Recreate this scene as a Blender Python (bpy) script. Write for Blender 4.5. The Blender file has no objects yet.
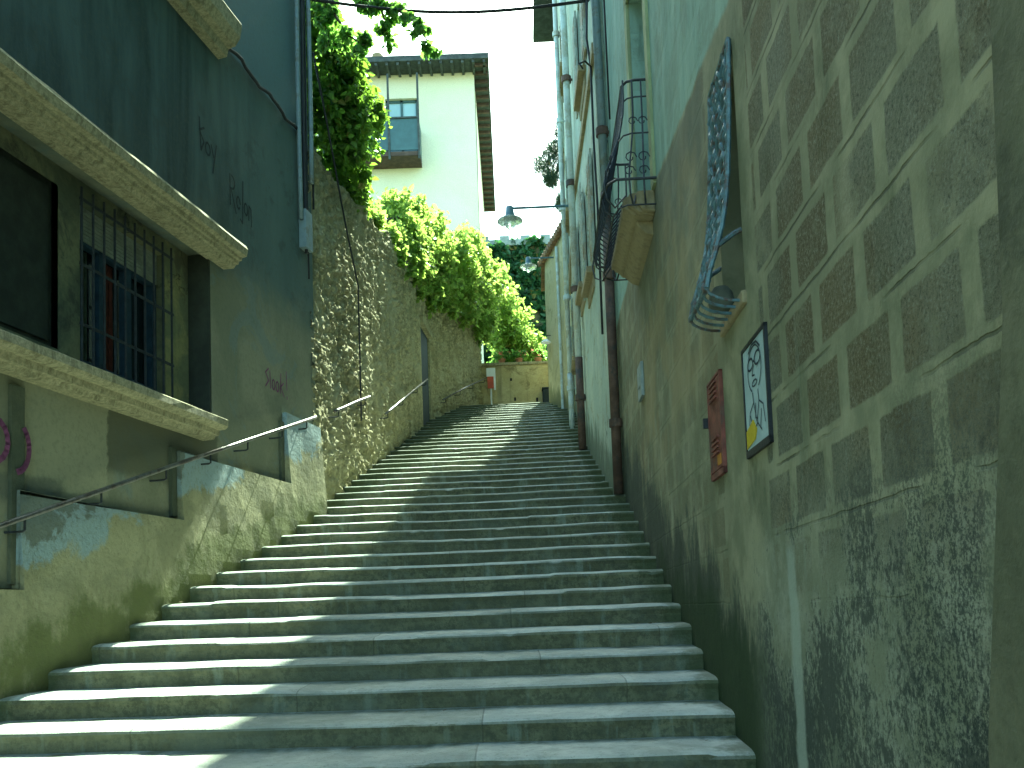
import bpy, bmesh, math, random
import numpy as np
from mathutils import Vector, Matrix, noise as mnoise
R = math.radians
SC = bpy.context.scene
COL = SC.collection

# ------------------------------------------------------------------ camera
cam_d = bpy.data.cameras.new('camera'); cam = bpy.data.objects.new('camera', cam_d); COL.objects.link(cam)
cam_d.sensor_width = 36; cam_d.lens = 870 / 1024 * 36; cam_d.clip_end = 2000; cam_d.clip_start = .05
p, r = R(4), R(2.06)
U = Vector((0, -math.sin(p), math.cos(p))); F = Vector((0, math.cos(p), math.sin(p))); Rt = Vector((1, 0, 0))
right = math.cos(r) * Rt - math.sin(r) * U; up = math.sin(r) * Rt + math.cos(r) * U
M = Matrix((right, up, -F)).transposed().to_4x4(); M.translation = Vector((0, 0, 1.6))
cam.matrix_world = M
cam_d.shift_y = .1613
SC.camera = cam

# ------------------------------------------------------------------ light
AZ, EL = R(11.0), R(50.4)
w = bpy.data.worlds.new('World'); SC.world = w; w.use_nodes = True
nt = w.node_tree; bg = nt.nodes['Background']
sky = nt.nodes.new('ShaderNodeTexSky'); sky.sky_type = 'NISHITA'; sky.sun_disc = False
sky.sun_elevation = EL; sky.sun_rotation = AZ; sky.dust_density = 2.0; sky.ozone_density = .6; sky.air_density = 1.0
nt.links.new(sky.outputs[0], bg.inputs[0]); bg.inputs[1].default_value = .15
sd = bpy.data.lights.new('sun', 'SUN'); sd.energy = 5.0; sd.angle = R(.5); sd.color = (1, .95, .84)
so = bpy.data.objects.new('sun', sd); COL.objects.link(so)
sdir = Vector((math.sin(AZ) * math.cos(EL), math.cos(AZ) * math.cos(EL), math.sin(EL)))
so.rotation_euler = sdir.to_track_quat('Z', 'Y').to_euler()
so.location = sdir * 60
SC.view_settings.view_transform = 'Standard'; SC.view_settings.look = 'None'
SC.view_settings.exposure = 2.62; SC.view_settings.gamma = 1
SC.view_settings.use_white_balance = True; SC.view_settings.white_balance_temperature = 6150; SC.view_settings.white_balance_tint = -24

# ------------------------------------------------------------------ node helper
class NT:
    def __init__(s, name):
        s.m = bpy.data.materials.new(name); s.m.use_nodes = True
        s.t = s.m.node_tree; s.b = s.t.nodes['Principled BSDF']; s.out = s.t.nodes['Material Output']
        s.pos = s.t.nodes.new('ShaderNodeNewGeometry').outputs['Position']
        x = s.t.nodes.new('ShaderNodeSeparateXYZ'); s.t.links.new(s.pos, x.inputs[0]); s.X, s.Y, s.Z = x.outputs
    def put(s, sock, v):
        if isinstance(v, bpy.types.NodeSocket): s.t.links.new(v, sock)
        elif isinstance(v, (tuple, list)) and len(v) == 3 and len(sock.default_value) == 4: sock.default_value = (*v, 1)
        else: sock.default_value = v
    def math(s, op, a, b=0., c=0.):
        n = s.t.nodes.new('ShaderNodeMath'); n.operation = op
        s.put(n.inputs[0], a); s.put(n.inputs[1], b); s.put(n.inputs[2], c); return n.outputs[0]
    def add(s, a, b): return s.math('ADD', a, b)
    def sub(s, a, b): return s.math('SUBTRACT', a, b)
    def mul(s, a, b): return s.math('MULTIPLY', a, b)
    def mx(s, a, b): return s.math('MAXIMUM', a, b)
    def mn(s, a, b): return s.math('MINIMUM', a, b)
    def ss(s, x, a, b):
        n = s.t.nodes.new('ShaderNodeMapRange'); n.interpolation_type = 'SMOOTHSTEP'
        if a <= b: n.inputs[1].default_value = a; n.inputs[2].default_value = b; n.inputs[3].default_value = 0; n.inputs[4].default_value = 1
        else: n.inputs[1].default_value = b; n.inputs[2].default_value = a; n.inputs[3].default_value = 1; n.inputs[4].default_value = 0
        s.put(n.inputs[0], x); return n.outputs[0]
    def vec(s, x, y, z):
        n = s.t.nodes.new('ShaderNodeCombineXYZ'); s.put(n.inputs[0], x); s.put(n.inputs[1], y); s.put(n.inputs[2], z); return n.outputs[0]
    def scl(s, sx, sy, sz):
        n = s.t.nodes.new('ShaderNodeVectorMath'); n.operation = 'MULTIPLY'; s.put(n.inputs[0], s.pos); n.inputs[1].default_value = (sx, sy, sz); return n.outputs[0]
    def noise(s, scale, det=5, rough=.6, vec=None, dist=0):
        n = s.t.nodes.new('ShaderNodeTexNoise'); n.inputs['Scale'].default_value = scale; n.inputs['Detail'].default_value = det
        n.inputs['Roughness'].default_value = rough; n.inputs['Distortion'].default_value = dist
        s.put(n.inputs['Vector'], vec if vec is not None else s.pos); return n.outputs['Fac']
    def voro(s, scale, feat='F1', vec=None):
        n = s.t.nodes.new('ShaderNodeTexVoronoi'); n.feature = feat; n.inputs['Scale'].default_value = scale
        s.put(n.inputs['Vector'], vec if vec is not None else s.pos); return n.outputs['Distance']
    def wn(s, vec):
        n = s.t.nodes.new('ShaderNodeTexWhiteNoise'); s.put(n.inputs['Vector'], vec); return n.outputs['Value']
    def mix(s, f, a, b, mode='MIX'):
        n = s.t.nodes.new('ShaderNodeMix'); n.data_type = 'RGBA'; n.blend_type = mode; n.clamp_factor = True
        s.put(n.inputs[0], f); s.put(n.inputs[6], a); s.put(n.inputs[7], b); return n.outputs[2]
    def bump(s, h, dist=.01, strength=1., prev=None):
        n = s.t.nodes.new('ShaderNodeBump'); n.inputs['Distance'].default_value = dist; n.inputs['Strength'].default_value = strength
        s.put(n.inputs['Height'], h)
        if prev is not None: s.put(n.inputs['Normal'], prev)
        return n.outputs[0]
    def rng(s, x, lo, hi, soft=.03, wob=None):
        if wob is not None: x = s.add(x, wob)
        return s.mul(s.ss(x, lo - soft, lo + soft), s.ss(x, hi + soft, hi - soft))
    def done(s, col, rough=.9, normal=None, metal=0., spec=.3):
        s.put(s.b.inputs['Base Color'], col); s.put(s.b.inputs['Roughness'], rough)
        s.b.inputs['Metallic'].default_value = metal; s.b.inputs['Specular IOR Level'].default_value = spec
        if normal is not None: s.put(s.b.inputs['Normal'], normal)
        return s.m

def simple(name, col, rough=.8, var=.25, scale=8, bump=.003, bscale=60, metal=0., spec=.3, dirt=None, dscale=3):
    n = NT(name)
    f = n.noise(scale, 6, .65)
    c = n.mix(n.ss(f, .35, .7), tuple(x * (1 - var) for x in col), tuple(min(1, x * (1 + var)) for x in col))
    if dirt: c = n.mix(n.mul(n.ss(n.noise(dscale, 6, .7), .48, .62), .9), c, dirt)
    return n.done(c, rough, n.bump(n.noise(bscale, 4), bump), metal, spec)

def step_line(n):   # height above the stair slope
    return n.sub(n.Z, n.add(n.mul(n.sub(n.Y, 4.63), .346), .80))

def plaster(name, base, alt, stain=None, moss=None, mossh=1.3, streak=None, sc=1.2, grain=.004, crack=True, patches=()):
    n = NT(name)
    big = n.noise(sc, 7, .62, dist=.4)
    c = n.mix(n.ss(big, .38, .62), base, alt)
    fine = n.noise(22, 6, .7)
    c = n.mix(n.mul(n.ss(fine, .4, .7), .35), c, tuple(x * .6 for x in base))
    sv = n.noise(1, 6, .6, n.scl(5, 5, .35))
    if streak: c = n.mix(n.mul(n.ss(sv, .48, .7), .75), c, streak)
    if stain: c = n.mix(n.mul(n.ss(n.noise(2.3, 8, .72, dist=.6), .52, .63), .8), c, stain)
    wob = n.mul(n.sub(n.noise(7, 5, .7), .5), .25)
    for (y0, y1, z0, z1, pc, st) in patches:
        m = n.mul(n.rng(n.Y, y0, y1, .03, wob), n.rng(n.Z, z0, z1, .03, wob))
        c = n.mix(n.mul(m, st), c, pc)
    if moss:
        h = step_line(n)
        m = n.add(n.ss(h, mossh, 0), n.mul(n.sub(n.noise(1, 7, .7, n.scl(3.5, 3.5, 1.2)), .5), 1.9))
        c = n.mix(n.mul(n.ss(m, .45, .85), .88), c, moss)
    nb = n.bump(n.noise(3, 5, .6), .03, .7)
    nb = n.bump(n.noise(45, 5, .7), grain, 1, nb)
    if crack:
        cr = n.voro(1.3, 'DISTANCE_TO_EDGE', None)
        v = n.t.nodes.new('ShaderNodeTexVoronoi'); v.feature = 'DISTANCE_TO_EDGE'; v.inputs['Scale'].default_value = .9
        mixv = n.t.nodes.new('ShaderNodeVectorMath'); mixv.operation = 'ADD'
        nn = n.t.nodes.new('ShaderNodeTexNoise'); nn.inputs['Scale'].default_value = 3; nn.inputs['Detail'].default_value = 6
        n.put(nn.inputs['Vector'], n.pos); n.put(mixv.inputs[0], n.pos); n.put(mixv.inputs[1], nn.outputs['Color']); n.put(v.inputs['Vector'], mixv.outputs[0])
        k = n.mul(n.ss(v.outputs['Distance'], .012, .003), n.ss(n.noise(.7, 3), .5, .6))
        c = n.mix(n.mul(k, .8), c, tuple(x * .25 for x in base)); nb = n.bump(k, -.006, 1, nb)
    return n.done(c, .93, nb, 0, .2)

# ------------------------------------------------------------------ mesh helper
def empty(name, loc, label=None, cat=None, group=None, kind=None, rz=0):
    o = bpy.data.objects.new(name, None); COL.objects.link(o); o.location = loc; o.rotation_euler = (0, 0, rz); o.empty_display_size = .3
    tag(o, label, cat, group, kind); return o
def tag(o, label=None, cat=None, group=None, kind=None):
    if label: o['label'] = label
    if cat: o['category'] = cat
    if group: o['group'] = group
    if kind: o['kind'] = kind
    return o
def worldloc(o):
    v = Vector((0, 0, 0))
    while o is not None: v = v + o.location; o = o.parent
    return v
class MB:
    def __init__(s): s.v = []; s.f = []
    def add(s, vs, fs):
        k = len(s.v); s.v += [tuple(v) for v in vs]; s.f += [tuple(i + k for i in f) for f in fs]; return s
    def box(s, c, d, ax=None):
        c = Vector(c); X, Y, Z = ax if ax else (Vector((1, 0, 0)), Vector((0, 1, 0)), Vector((0, 0, 1)))
        vs = [c + X * (d[0] / 2 * a) + Y * (d[1] / 2 * b) + Z * (d[2] / 2 * e) for e in (-1, 1) for b in (-1, 1) for a in (-1, 1)]
        return s.add(vs, [(0, 2, 3, 1), (4, 5, 7, 6), (0, 1, 5, 4), (2, 6, 7, 3), (0, 4, 6, 2), (1, 3, 7, 5)])
    def bx(s, x0, x1, y0, y1, z0, z1): return s.box(((x0 + x1) / 2, (y0 + y1) / 2, (z0 + z1) / 2), (x1 - x0, y1 - y0, z1 - z0))
    def hexa(s, a):   # 8 points, bottom 4 then top 4
        return s.add(a, [(3, 2, 1, 0), (4, 5, 6, 7), (0, 1, 5, 4), (1, 2, 6, 5), (2, 3, 7, 6), (3, 0, 4, 7)])
    def prism(s, poly, d):   # poly list of Vector, extruded by vector d
        n = len(poly); d = Vector(d); a = [Vector(q) for q in poly]; b = [q + d for q in a]
        return s.add(a + b, [tuple(range(n))[::-1], tuple(range(n, 2 * n))] + [(i, (i + 1) % n, n + (i + 1) % n, n + i) for i in range(n)])
    def tube(s, pts, rad, seg=8, cap=True):
        pts = [Vector(q) for q in pts]; rs = rad if isinstance(rad, (list, tuple)) else [rad] * len(pts)
        vs = []; prev = None
        for i, q in enumerate(pts):
            t = (pts[min(i + 1, len(pts) - 1)] - pts[max(i - 1, 0)]).normalized()
            if prev is None: a = t.orthogonal().normalized()
            else: a = (prev - t * prev.dot(t)).normalized()
            prev = a; b = t.cross(a)
            vs += [q + (a * math.cos(2 * math.pi * k / seg) + b * math.sin(2 * math.pi * k / seg)) * rs[i] for k in range(seg)]
        fs = [(i * seg + k, i * seg + (k + 1) % seg, (i + 1) * seg + (k + 1) % seg, (i + 1) * seg + k) for i in range(len(pts) - 1) for k in range(seg)]
        if cap: fs += [tuple(range(seg))[::-1], tuple(range((len(pts) - 1) * seg, len(pts) * seg))]
        return s.add(vs, fs)
    def lathe(s, c, prof, seg=20):   # prof: (radius, z)
        c = Vector(c); vs = [c + Vector((rr * math.cos(2 * math.pi * k / seg), rr * math.sin(2 * math.pi * k / seg), z)) for rr, z in prof for k in range(seg)]
        fs = [(i * seg + k, i * seg + (k + 1) % seg, (i + 1) * seg + (k + 1) % seg, (i + 1) * seg + k) for i in range(len(prof) - 1) for k in range(seg)]
        return s.add(vs, fs)
    def build(s, name, m, parent=None, smooth=False, bevel=0, normals=True):
        me = bpy.data.meshes.new(name)
        off = worldloc(parent) if parent else Vector((0, 0, 0))
        me.from_pydata([tuple(Vector(v) - off) for v in s.v], [], s.f)
        if normals:
            bm = bmesh.new(); bm.from_mesh(me); bmesh.ops.recalc_face_normals(bm, faces=bm.faces); bm.to_mesh(me); bm.free()
        me.materials.append(m)
        if smooth: me.polygons.foreach_set('use_smooth', [True] * len(me.polygons))
        o = bpy.data.objects.new(name, me); COL.objects.link(o)
        if parent: o.parent = parent
        if bevel:
            b = o.modifiers.new('bevel', 'BEVEL'); b.width = bevel; b.segments = 2; b.limit_method = 'ANGLE'
        return o

# wall frames : position along y, height z, distance out of the wall
def LW(y, z, out=0.): return Vector((-4.676 + .2 * y + out * .98, y - out * .196, z))
def RW(y, z, out=0.): return Vector((1.05 + .0365 * y - out, y + .0365 * out, z))
def SW(y, z, out=0.): return Vector((-3.374 + .078 * y + out, y - .078 * out, z))
def B2(y, z, out=0.):
    x = 1.34 + .006 * (y - 11) if y < 15.5 else 1.367 + .05 * (y - 15.5)
    return Vector((x - out, y, z))
def slab(mb, W, y0, y1, z0, z1, o0, o1):
    mb.hexa([W(y0, z0, o0), W(y1, z0, o0), W(y1, z0, o1), W(y0, z0, o1), W(y0, z1, o0), W(y1, z1, o0), W(y1, z1, o1), W(y0, z1, o1)])
def facade(mb, W, ys, zs, opens, thick=.5):
    """thick wall with openings: cells between sorted breakpoints, solid except the openings"""
    Y = sorted(set(list(ys) + [q for o in opens for q in o[:2]])); Z = sorted(set(list(zs) + [q for o in opens for q in o[2:4]]))
    solid = lambda i, j: not any(o[0] <= (Y[i] + Y[i + 1]) / 2 <= o[1] and o[2] <= (Z[j] + Z[j + 1]) / 2 <= o[3] for o in opens)
    for i in range(len(Y) - 1):
        for j in range(len(Z) - 1):
            if not solid(i, j): continue
            a, b, c, d = Y[i], Y[i + 1], Z[j], Z[j + 1]
            mb.add([W(a, c), W(b, c), W(b, d), W(a, d)], [(0, 1, 2, 3)])
    for o in opens:
        a, b, c, d = o[:4]; t = o[4] if len(o) > 4 else .25
        mb.add([W(a, c), W(b, c), W(b, d), W(a, d), W(a, c, -t), W(b, c, -t), W(b, d, -t), W(a, d, -t)], [(0, 1, 5, 4), (1, 2, 6, 5), (2, 3, 7, 6), (3, 0, 4, 7)])
    y0, y1, z0, z1 = Y[0], Y[-1], Z[0], Z[-1]; t = -thick - .6
    mb.add([W(y0, z0), W(y1, z0), W(y1, z1), W(y0, z1), W(y0, z0, t), W(y1, z0, t), W(y1, z1, t), W(y0, z1, t)], [(0, 4, 7, 3), (1, 2, 6, 5), (3, 7, 6, 2), (4, 5, 6, 7), (0, 1, 5, 4)])

# ------------------------------------------------------------------ materials
MOSS = (.035, .05, .018)
m_dark = plaster('dark_grey_green_plaster', (.06, .085, .08), (.10, .135, .12), stain=(.045, .05, .04), streak=(.13, .17, .15), sc=.9)
def left_wall_mat():
    n = NT('weathered_left_plaster')
    big = n.noise(.9, 7, .62, dist=.5); sv = n.noise(1, 6, .6, n.scl(2.4, 2.4, .35), dist=.5); fine = n.noise(24, 6, .7)
    wob = n.mul(n.sub(n.noise(3.5, 6, .7), .5), .7)
    zz = n.add(n.Z, wob)
    upper = n.mix(n.ss(sv, .36, .7), (.034, .05, .045), (.085, .12, .11))
    upper = n.mix(n.mul(n.ss(n.add(n.Y, n.mul(wob, 1.2)), 8.4, 10.2), .7), upper, (.105, .145, .13))
    upper = n.mix(n.mul(n.ss(n.noise(3, 8, .75), .54, .64), .5), upper, (.05, .065, .055))
    mid = n.mix(n.ss(big, .4, .6), (.17, .175, .115), (.23, .225, .15))
    blue = (.15, .2, .2)
    mid = n.mix(n.mul(n.ss(n.noise(1.1, 6, .7, dist=.8), .52, .6), .45), mid, blue)
    c = n.mix(n.ss(zz, 5.0, 5.7), mid, upper)
    c = n.mix(n.ss(n.add(n.Z, n.mul(wob, .25)), 7.74, 7.78), c, (.11, .16, .165))
    # lighter and darker patches below the sill
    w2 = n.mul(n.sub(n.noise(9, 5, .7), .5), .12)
    c = n.mix(n.mul(n.mul(n.rng(n.Y, 6.12, 7.02, .015, w2), n.rng(n.Z, 2.62, 3.42, .02, w2)), .75), c, (.3, .29, .19))
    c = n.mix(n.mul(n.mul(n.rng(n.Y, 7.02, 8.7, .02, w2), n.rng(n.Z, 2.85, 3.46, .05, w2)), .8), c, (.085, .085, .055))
    c = n.mix(n.mul(n.mul(n.rng(n.Y, 5.0, 6.5, .03, w2), n.rng(n.Z, 2.5, 2.68, .03, w2)), .6), c, (.09, .1, .08))
    c = n.mix(n.mul(n.ss(fine, .42, .7), .3), c, (.1, .11, .075))
    nb = n.bump(n.noise(2.5, 6, .6), .01, .6); nb = n.bump(n.noise(40, 5, .7), .0018, 1, nb)
    return n.done(c, .92, nb, 0, .25)
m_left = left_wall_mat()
def plinth_mat():
    n = NT('mossy_plinth_plaster')
    big = n.noise(1.5, 7, .65, dist=.7)
    c = n.mix(n.ss(big, .4, .6), (.22, .21, .12), (.31, .29, .17))
    h = step_line(n)
    wob = n.mul(n.sub(n.noise(2.2, 7, .7, dist=.6), .5), .9)
    c = n.mix(n.mul(n.ss(n.add(h, wob), .72, .82), .85), c, (.25, .33, .36))          # remains of blue paint
    c = n.mix(n.mul(n.ss(n.sub(n.add(n.add(h, wob), n.mul(n.sub(n.noise(5, 4), .5), .35)), n.ss(n.Y, 7.9, 8.2)), .92, .98), .8), c, (.12, .13, .1))
    sv = n.noise(1, 7, .7, n.scl(4, 4, 1.3))
    c = n.mix(n.mul(n.ss(n.add(n.ss(h, .8, 0.), n.mul(n.sub(n.noise(2.4, 7, .7, n.scl(1, 1, .75)), .5), 1.9)), .55, .95), .8), c, (.08, .095, .025))
    c = n.mix(n.mul(n.ss(n.noise(28, 6, .75), .47, .7), .45), c, (.11, .105, .06))
    nb = n.bump(n.noise(4, 7, .65), .05, .7); nb = n.bump(n.noise(38, 5, .7), .006, 1, nb)
    return n.done(c, .93, nb, 0, .2)
m_plinth = plinth_mat()
def trim_mat():
    n = NT('weathered_moulded_stone')
    c = n.mix(n.ss(n.noise(30, 7, .8), .38, .66), (.24, .22, .13), (.42, .38, .24))
    c = n.mix(n.mul(n.ss(n.noise(1, 7, .75, n.scl(14, 14, 2.5)), .5, .64), .7), c, (.13, .12, .07))
    c = n.mix(n.mul(n.ss(n.noise(5, 8, .8), .55, .66), .6), c, (.10, .10, .06))
    nb = n.bump(n.noise(14, 7, .75), .015, .9); nb = n.bump(n.noise(70, 4, .8), .004, 1, nb)
    return n.done(c, .92, nb, 0, .2)
m_stonetrim = trim_mat()

def right_wall_mat():
    n = NT('sgraffito_block_plaster')
    w1 = n.add(n.mul(n.sub(n.noise(5, 4, .6), .5), .03), n.mul(n.sub(n.noise(14, 4, .7), .5), .012))
    rz = n.math('DIVIDE', n.sub(n.add(n.Z, w1), 1.89), .30)
    row = n.math('FLOOR', rz); fz = n.math('FRACT', rz)
    ry = n.add(n.math('DIVIDE', n.add(n.Y, w1), .45), n.mul(row, .47)); cl = n.math('FLOOR', ry); fy = n.math('FRACT', ry)
    blk = n.mul(n.mul(n.ss(fz, .11, .15), n.ss(fz, .89, .85)), n.mul(n.ss(fy, .09, .12), n.ss(fy, .91, .88)))
    seam = n.mul(n.ss(n.math('ABSOLUTE', n.sub(fz, .02)), .028, .012), n.ss(n.noise(1.6, 3), .42, .55))
    rnd = n.wn(n.vec(row, cl, 3.))
    # where the blocks survive
    big = n.noise(.8, 6, .6, dist=.4)
    surv = n.mul(n.ss(n.add(n.Z, n.mul(n.sub(big, .5), 1.6)), 1.25, 2.0), n.sub(1., n.mul(.55, n.rng(n.Y, 4.9, 12., .4))))
    surv = n.mul(surv, n.sub(1., n.rng(n.Y, 3.98, 4.95, .015)))
    ero = n.ss(n.add(n.noise(2.6, 7, .7), n.mul(n.wn(n.vec(cl, row, 8.)), .22)), .42, .56)
    blk2 = n.mul(blk, n.mul(surv, n.add(.35, n.mul(ero, .65))))
    band = n.mix(n.ss(n.noise(2.2, 7, .65), .4, .65), (.19, .195, .115), (.31, .3, .185))
    bcol = n.mix(rnd, (.105, .092, .045), (.165, .14, .07))
    bcol = n.mix(n.ss(n.noise(1.1, 5), .42, .62), bcol, (.17, .17, .11))
    grain = n.noise(70, 4, .8)
    grain2 = n.voro(55)
    bcol = n.mix(n.mul(n.ss(grain, .5, .66), .75), bcol, (.26, .27, .19))
    bcol = n.mix(n.mul(n.ss(grain, .47, .36), .6), bcol, (.03, .035, .02))
    c = n.mix(blk2, band, bcol)
    c = n.mix(n.mul(seam, n.mul(surv, .7)), c, (.05, .055, .035))
    # rendered upper storey: turquoise
    w3 = n.mul(n.sub(n.noise(2.5, 6, .7), .5), .12)
    upz = n.sub(n.add(n.Z, w3), n.add(n.mul(n.mn(n.Y, 7.5), .16), 3.97))
    turq = n.mix(n.ss(n.noise(1, 6, .6, n.scl(4, 4, .5)), .35, .7), (.24, .35, .28), (.32, .44, .35))
    turq = n.mix(n.mul(n.ss(n.noise(1, 7, .7, n.scl(9, 9, 1.2)), .6, .7), .6), turq, (.13, .2, .15))
    isup = n.ss(upz, 0., .05)
    c = n.mix(isup, c, turq)
    # lead-grey band below it
    c = n.mix(n.mul(n.mul(n.ss(upz, -1.3, -.2), n.ss(upz, .02, -.03)), n.mul(n.rng(n.Y, 5.0, 9., .2), .55)), c, (.1, .12, .1))
    # brown patch
    c = n.mix(n.mul(n.mul(n.rng(n.Y, 5.2, 9.0, .4, n.mul(w3, 6.)), n.rng(n.Z, 2.9, 4.7, .35, n.mul(w3, 3.))), n.mul(n.ss(n.noise(1.7, 6, .6), .4, .6), .55)), c, (.32, .26, .13))
    # pale lime runs
    lime = n.mul(n.ss(n.noise(1, 6, .65, n.scl(4.5, 4.5, .35)), .6, .72), n.ss(n.Z, 3.2, 2.2))
    c = n.mix(n.mul(lime, .6), c, (.27, .31, .23))
    c = n.mix(n.mul(n.ss(n.noise(1.4, 8, .75, dist=.5), .48, .6), .28), c, (.12, .125, .07))
    # damp & moss near the steps
    h = step_line(n)
    fine = n.noise(1, 8, .8, n.scl(22, 22, 9))
    nn = n.mul(n.sub(n.noise(1, 8, .72, n.scl(2.6, 2.6, 1.1)), .5), 1.7)
    m1 = n.add(n.add(n.ss(h, 1.75, .1), nn), n.mul(n.sub(fine, .5), .9))
    c = n.mix(n.mul(n.mul(n.ss(m1, .5, .85), n.ss(n.Z, 4.9, 4.5)), .82), c, n.mix(n.noise(6, 6, .7), (.02, .03, .025), (.055, .07, .05)))
    m2 = n.add(n.add(n.ss(h, .9, 0.), n.mul(nn, .8)), n.ss(n.Y, 9.5, 4.))
    c = n.mix(n.mul(n.ss(m2, 1.0, 1.45), .85), c, n.mix(n.noise(9, 6, .75), (.012, .024, .008), (.04, .07, .018)))
    lowz = n.mul(n.ss(n.add(n.Z, n.mul(n.sub(big, .5), 1.)), 2.15, 1.5), n.ss(n.Y, 4.6, 4.0))
    c = n.mix(n.mul(lowz, .6), c, n.mix(n.ss(n.noise(3.2, 8, .75), .42, .6), (.2, .22, .15), (.36, .38, .29)))
    spk = n.noise(1, 9, .85, n.scl(30, 30, 20)); pat = n.add(n.mul(n.sub(n.noise(1.6, 6, .65), .5), .9), n.mul(n.ss(n.Z, 1.9, .7), .15))
    c = n.mix(n.mul(n.mul(n.ss(n.add(spk, pat), .53, .64), n.ss(n.Z, 2.2, 1.8)), n.mul(n.ss(n.Y, 4.6, 4.1), .85)), c, (.035, .045, .035))
    c = n.mix(n.mul(n.mul(n.rng(n.Y, 3.64, 3.76, .02, n.mul(n.sub(n.noise(4, 5), .5), .12)), n.ss(n.add(n.Z, n.mul(fine, .2)), 2.0, 1.85)), .75), c, (.36, .4, .32))
    # black crust column by the corner
    bc = n.mul(n.rng(n.Y, 2.0, 2.6, .12, n.mul(w3, 4.)), n.ss(n.add(n.Z, n.mul(w3, 3.)), 2.45, 1.7))
    c = n.mix(n.mul(n.mul(bc, n.ss(n.add(n.noise(1, 9, .85, n.scl(26, 26, 18)), n.mul(n.sub(grain, .5), 1.)), .44, .58)), .8), c, (.025, .035, .03))
    nb = n.bump(n.noise(3, 5), .03, .5)
    nb = n.bump(n.mul(blk2, n.sub(1., isup)), -.006, 1, nb)
    nb = n.bump(n.mul(grain, n.add(n.mul(blk2, .8), .2)), .012, 1, nb)
    nb = n.bump(n.mul(seam, surv), -.006, 1, nb)
    return n.done(c, .94, nb, 0, .2)
m_right = right_wall_mat()
m_corner = plaster('brown_corner_plaster', (.10, .105, .062), (.15, .15, .09), stain=(.06, .065, .04), sc=1.5, crack=False)
m_b2 = plaster('pale_green_cream_plaster', (.4, .47, .38), (.5, .55, .43), stain=(.3, .3, .2), streak=(.3, .38, .33), sc=.8,
               moss=(.12, .15, .1), mossh=1.2)
m_b3 = plaster('ochre_plaster', (.48, .42, .23), (.55, .5, .3), stain=(.33, .3, .17), streak=(.42, .38, .22), moss=(.2, .2, .1), mossh=1., crack=False)
m_house = plaster('cream_render', (.74, .7, .5), (.78, .74, .55), sc=.4, crack=False)
m_endwall = plaster('ochre_rubble_render', (.42, .36, .18), (.52, .46, .25), stain=(.2, .17, .08), streak=(.2, .18, .1), sc=1.6, grain=.02, crack=False)

def stone_wall_mat():
    n = NT('rubble_stone')
    d = n.voro(4.2, 'DISTANCE_TO_EDGE', n.scl(1, 1, 1.15))
    v = n.t.nodes.new('ShaderNodeTexVoronoi'); v.inputs['Scale'].default_value = 6; n.put(v.inputs['Vector'], n.scl(1, 1, 1.15))
    hs = n.t.nodes.new('ShaderNodeSeparateColor'); n.put(hs.inputs[0], v.outputs['Color'])
    c = n.mix(hs.outputs[0], (.4, .36, .2), (.58, .52, .31))
    c = n.mix(n.ss(n.noise(14, 7, .75), .4, .68), c, (.24, .22, .12))
    c = n.mix(n.mul(n.ss(n.noise(1, 6, .65, n.scl(5, 5, .5)), .48, .66), .55), c, (.18, .17, .09))
    c = n.mix(n.mul(n.ss(n.noise(1.1, 5), .52, .62), .5), c, (.5, .47, .3))
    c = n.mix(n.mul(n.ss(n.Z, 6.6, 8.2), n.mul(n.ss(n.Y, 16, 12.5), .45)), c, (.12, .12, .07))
    nb = n.bump(n.noise(9, 8, .75), .06, .9); nb = n.bump(n.noise(40, 5, .8), .015, 1, nb)
    return n.done(c, .95, nb, 0, .15)
m_stone = stone_wall_mat()
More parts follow.
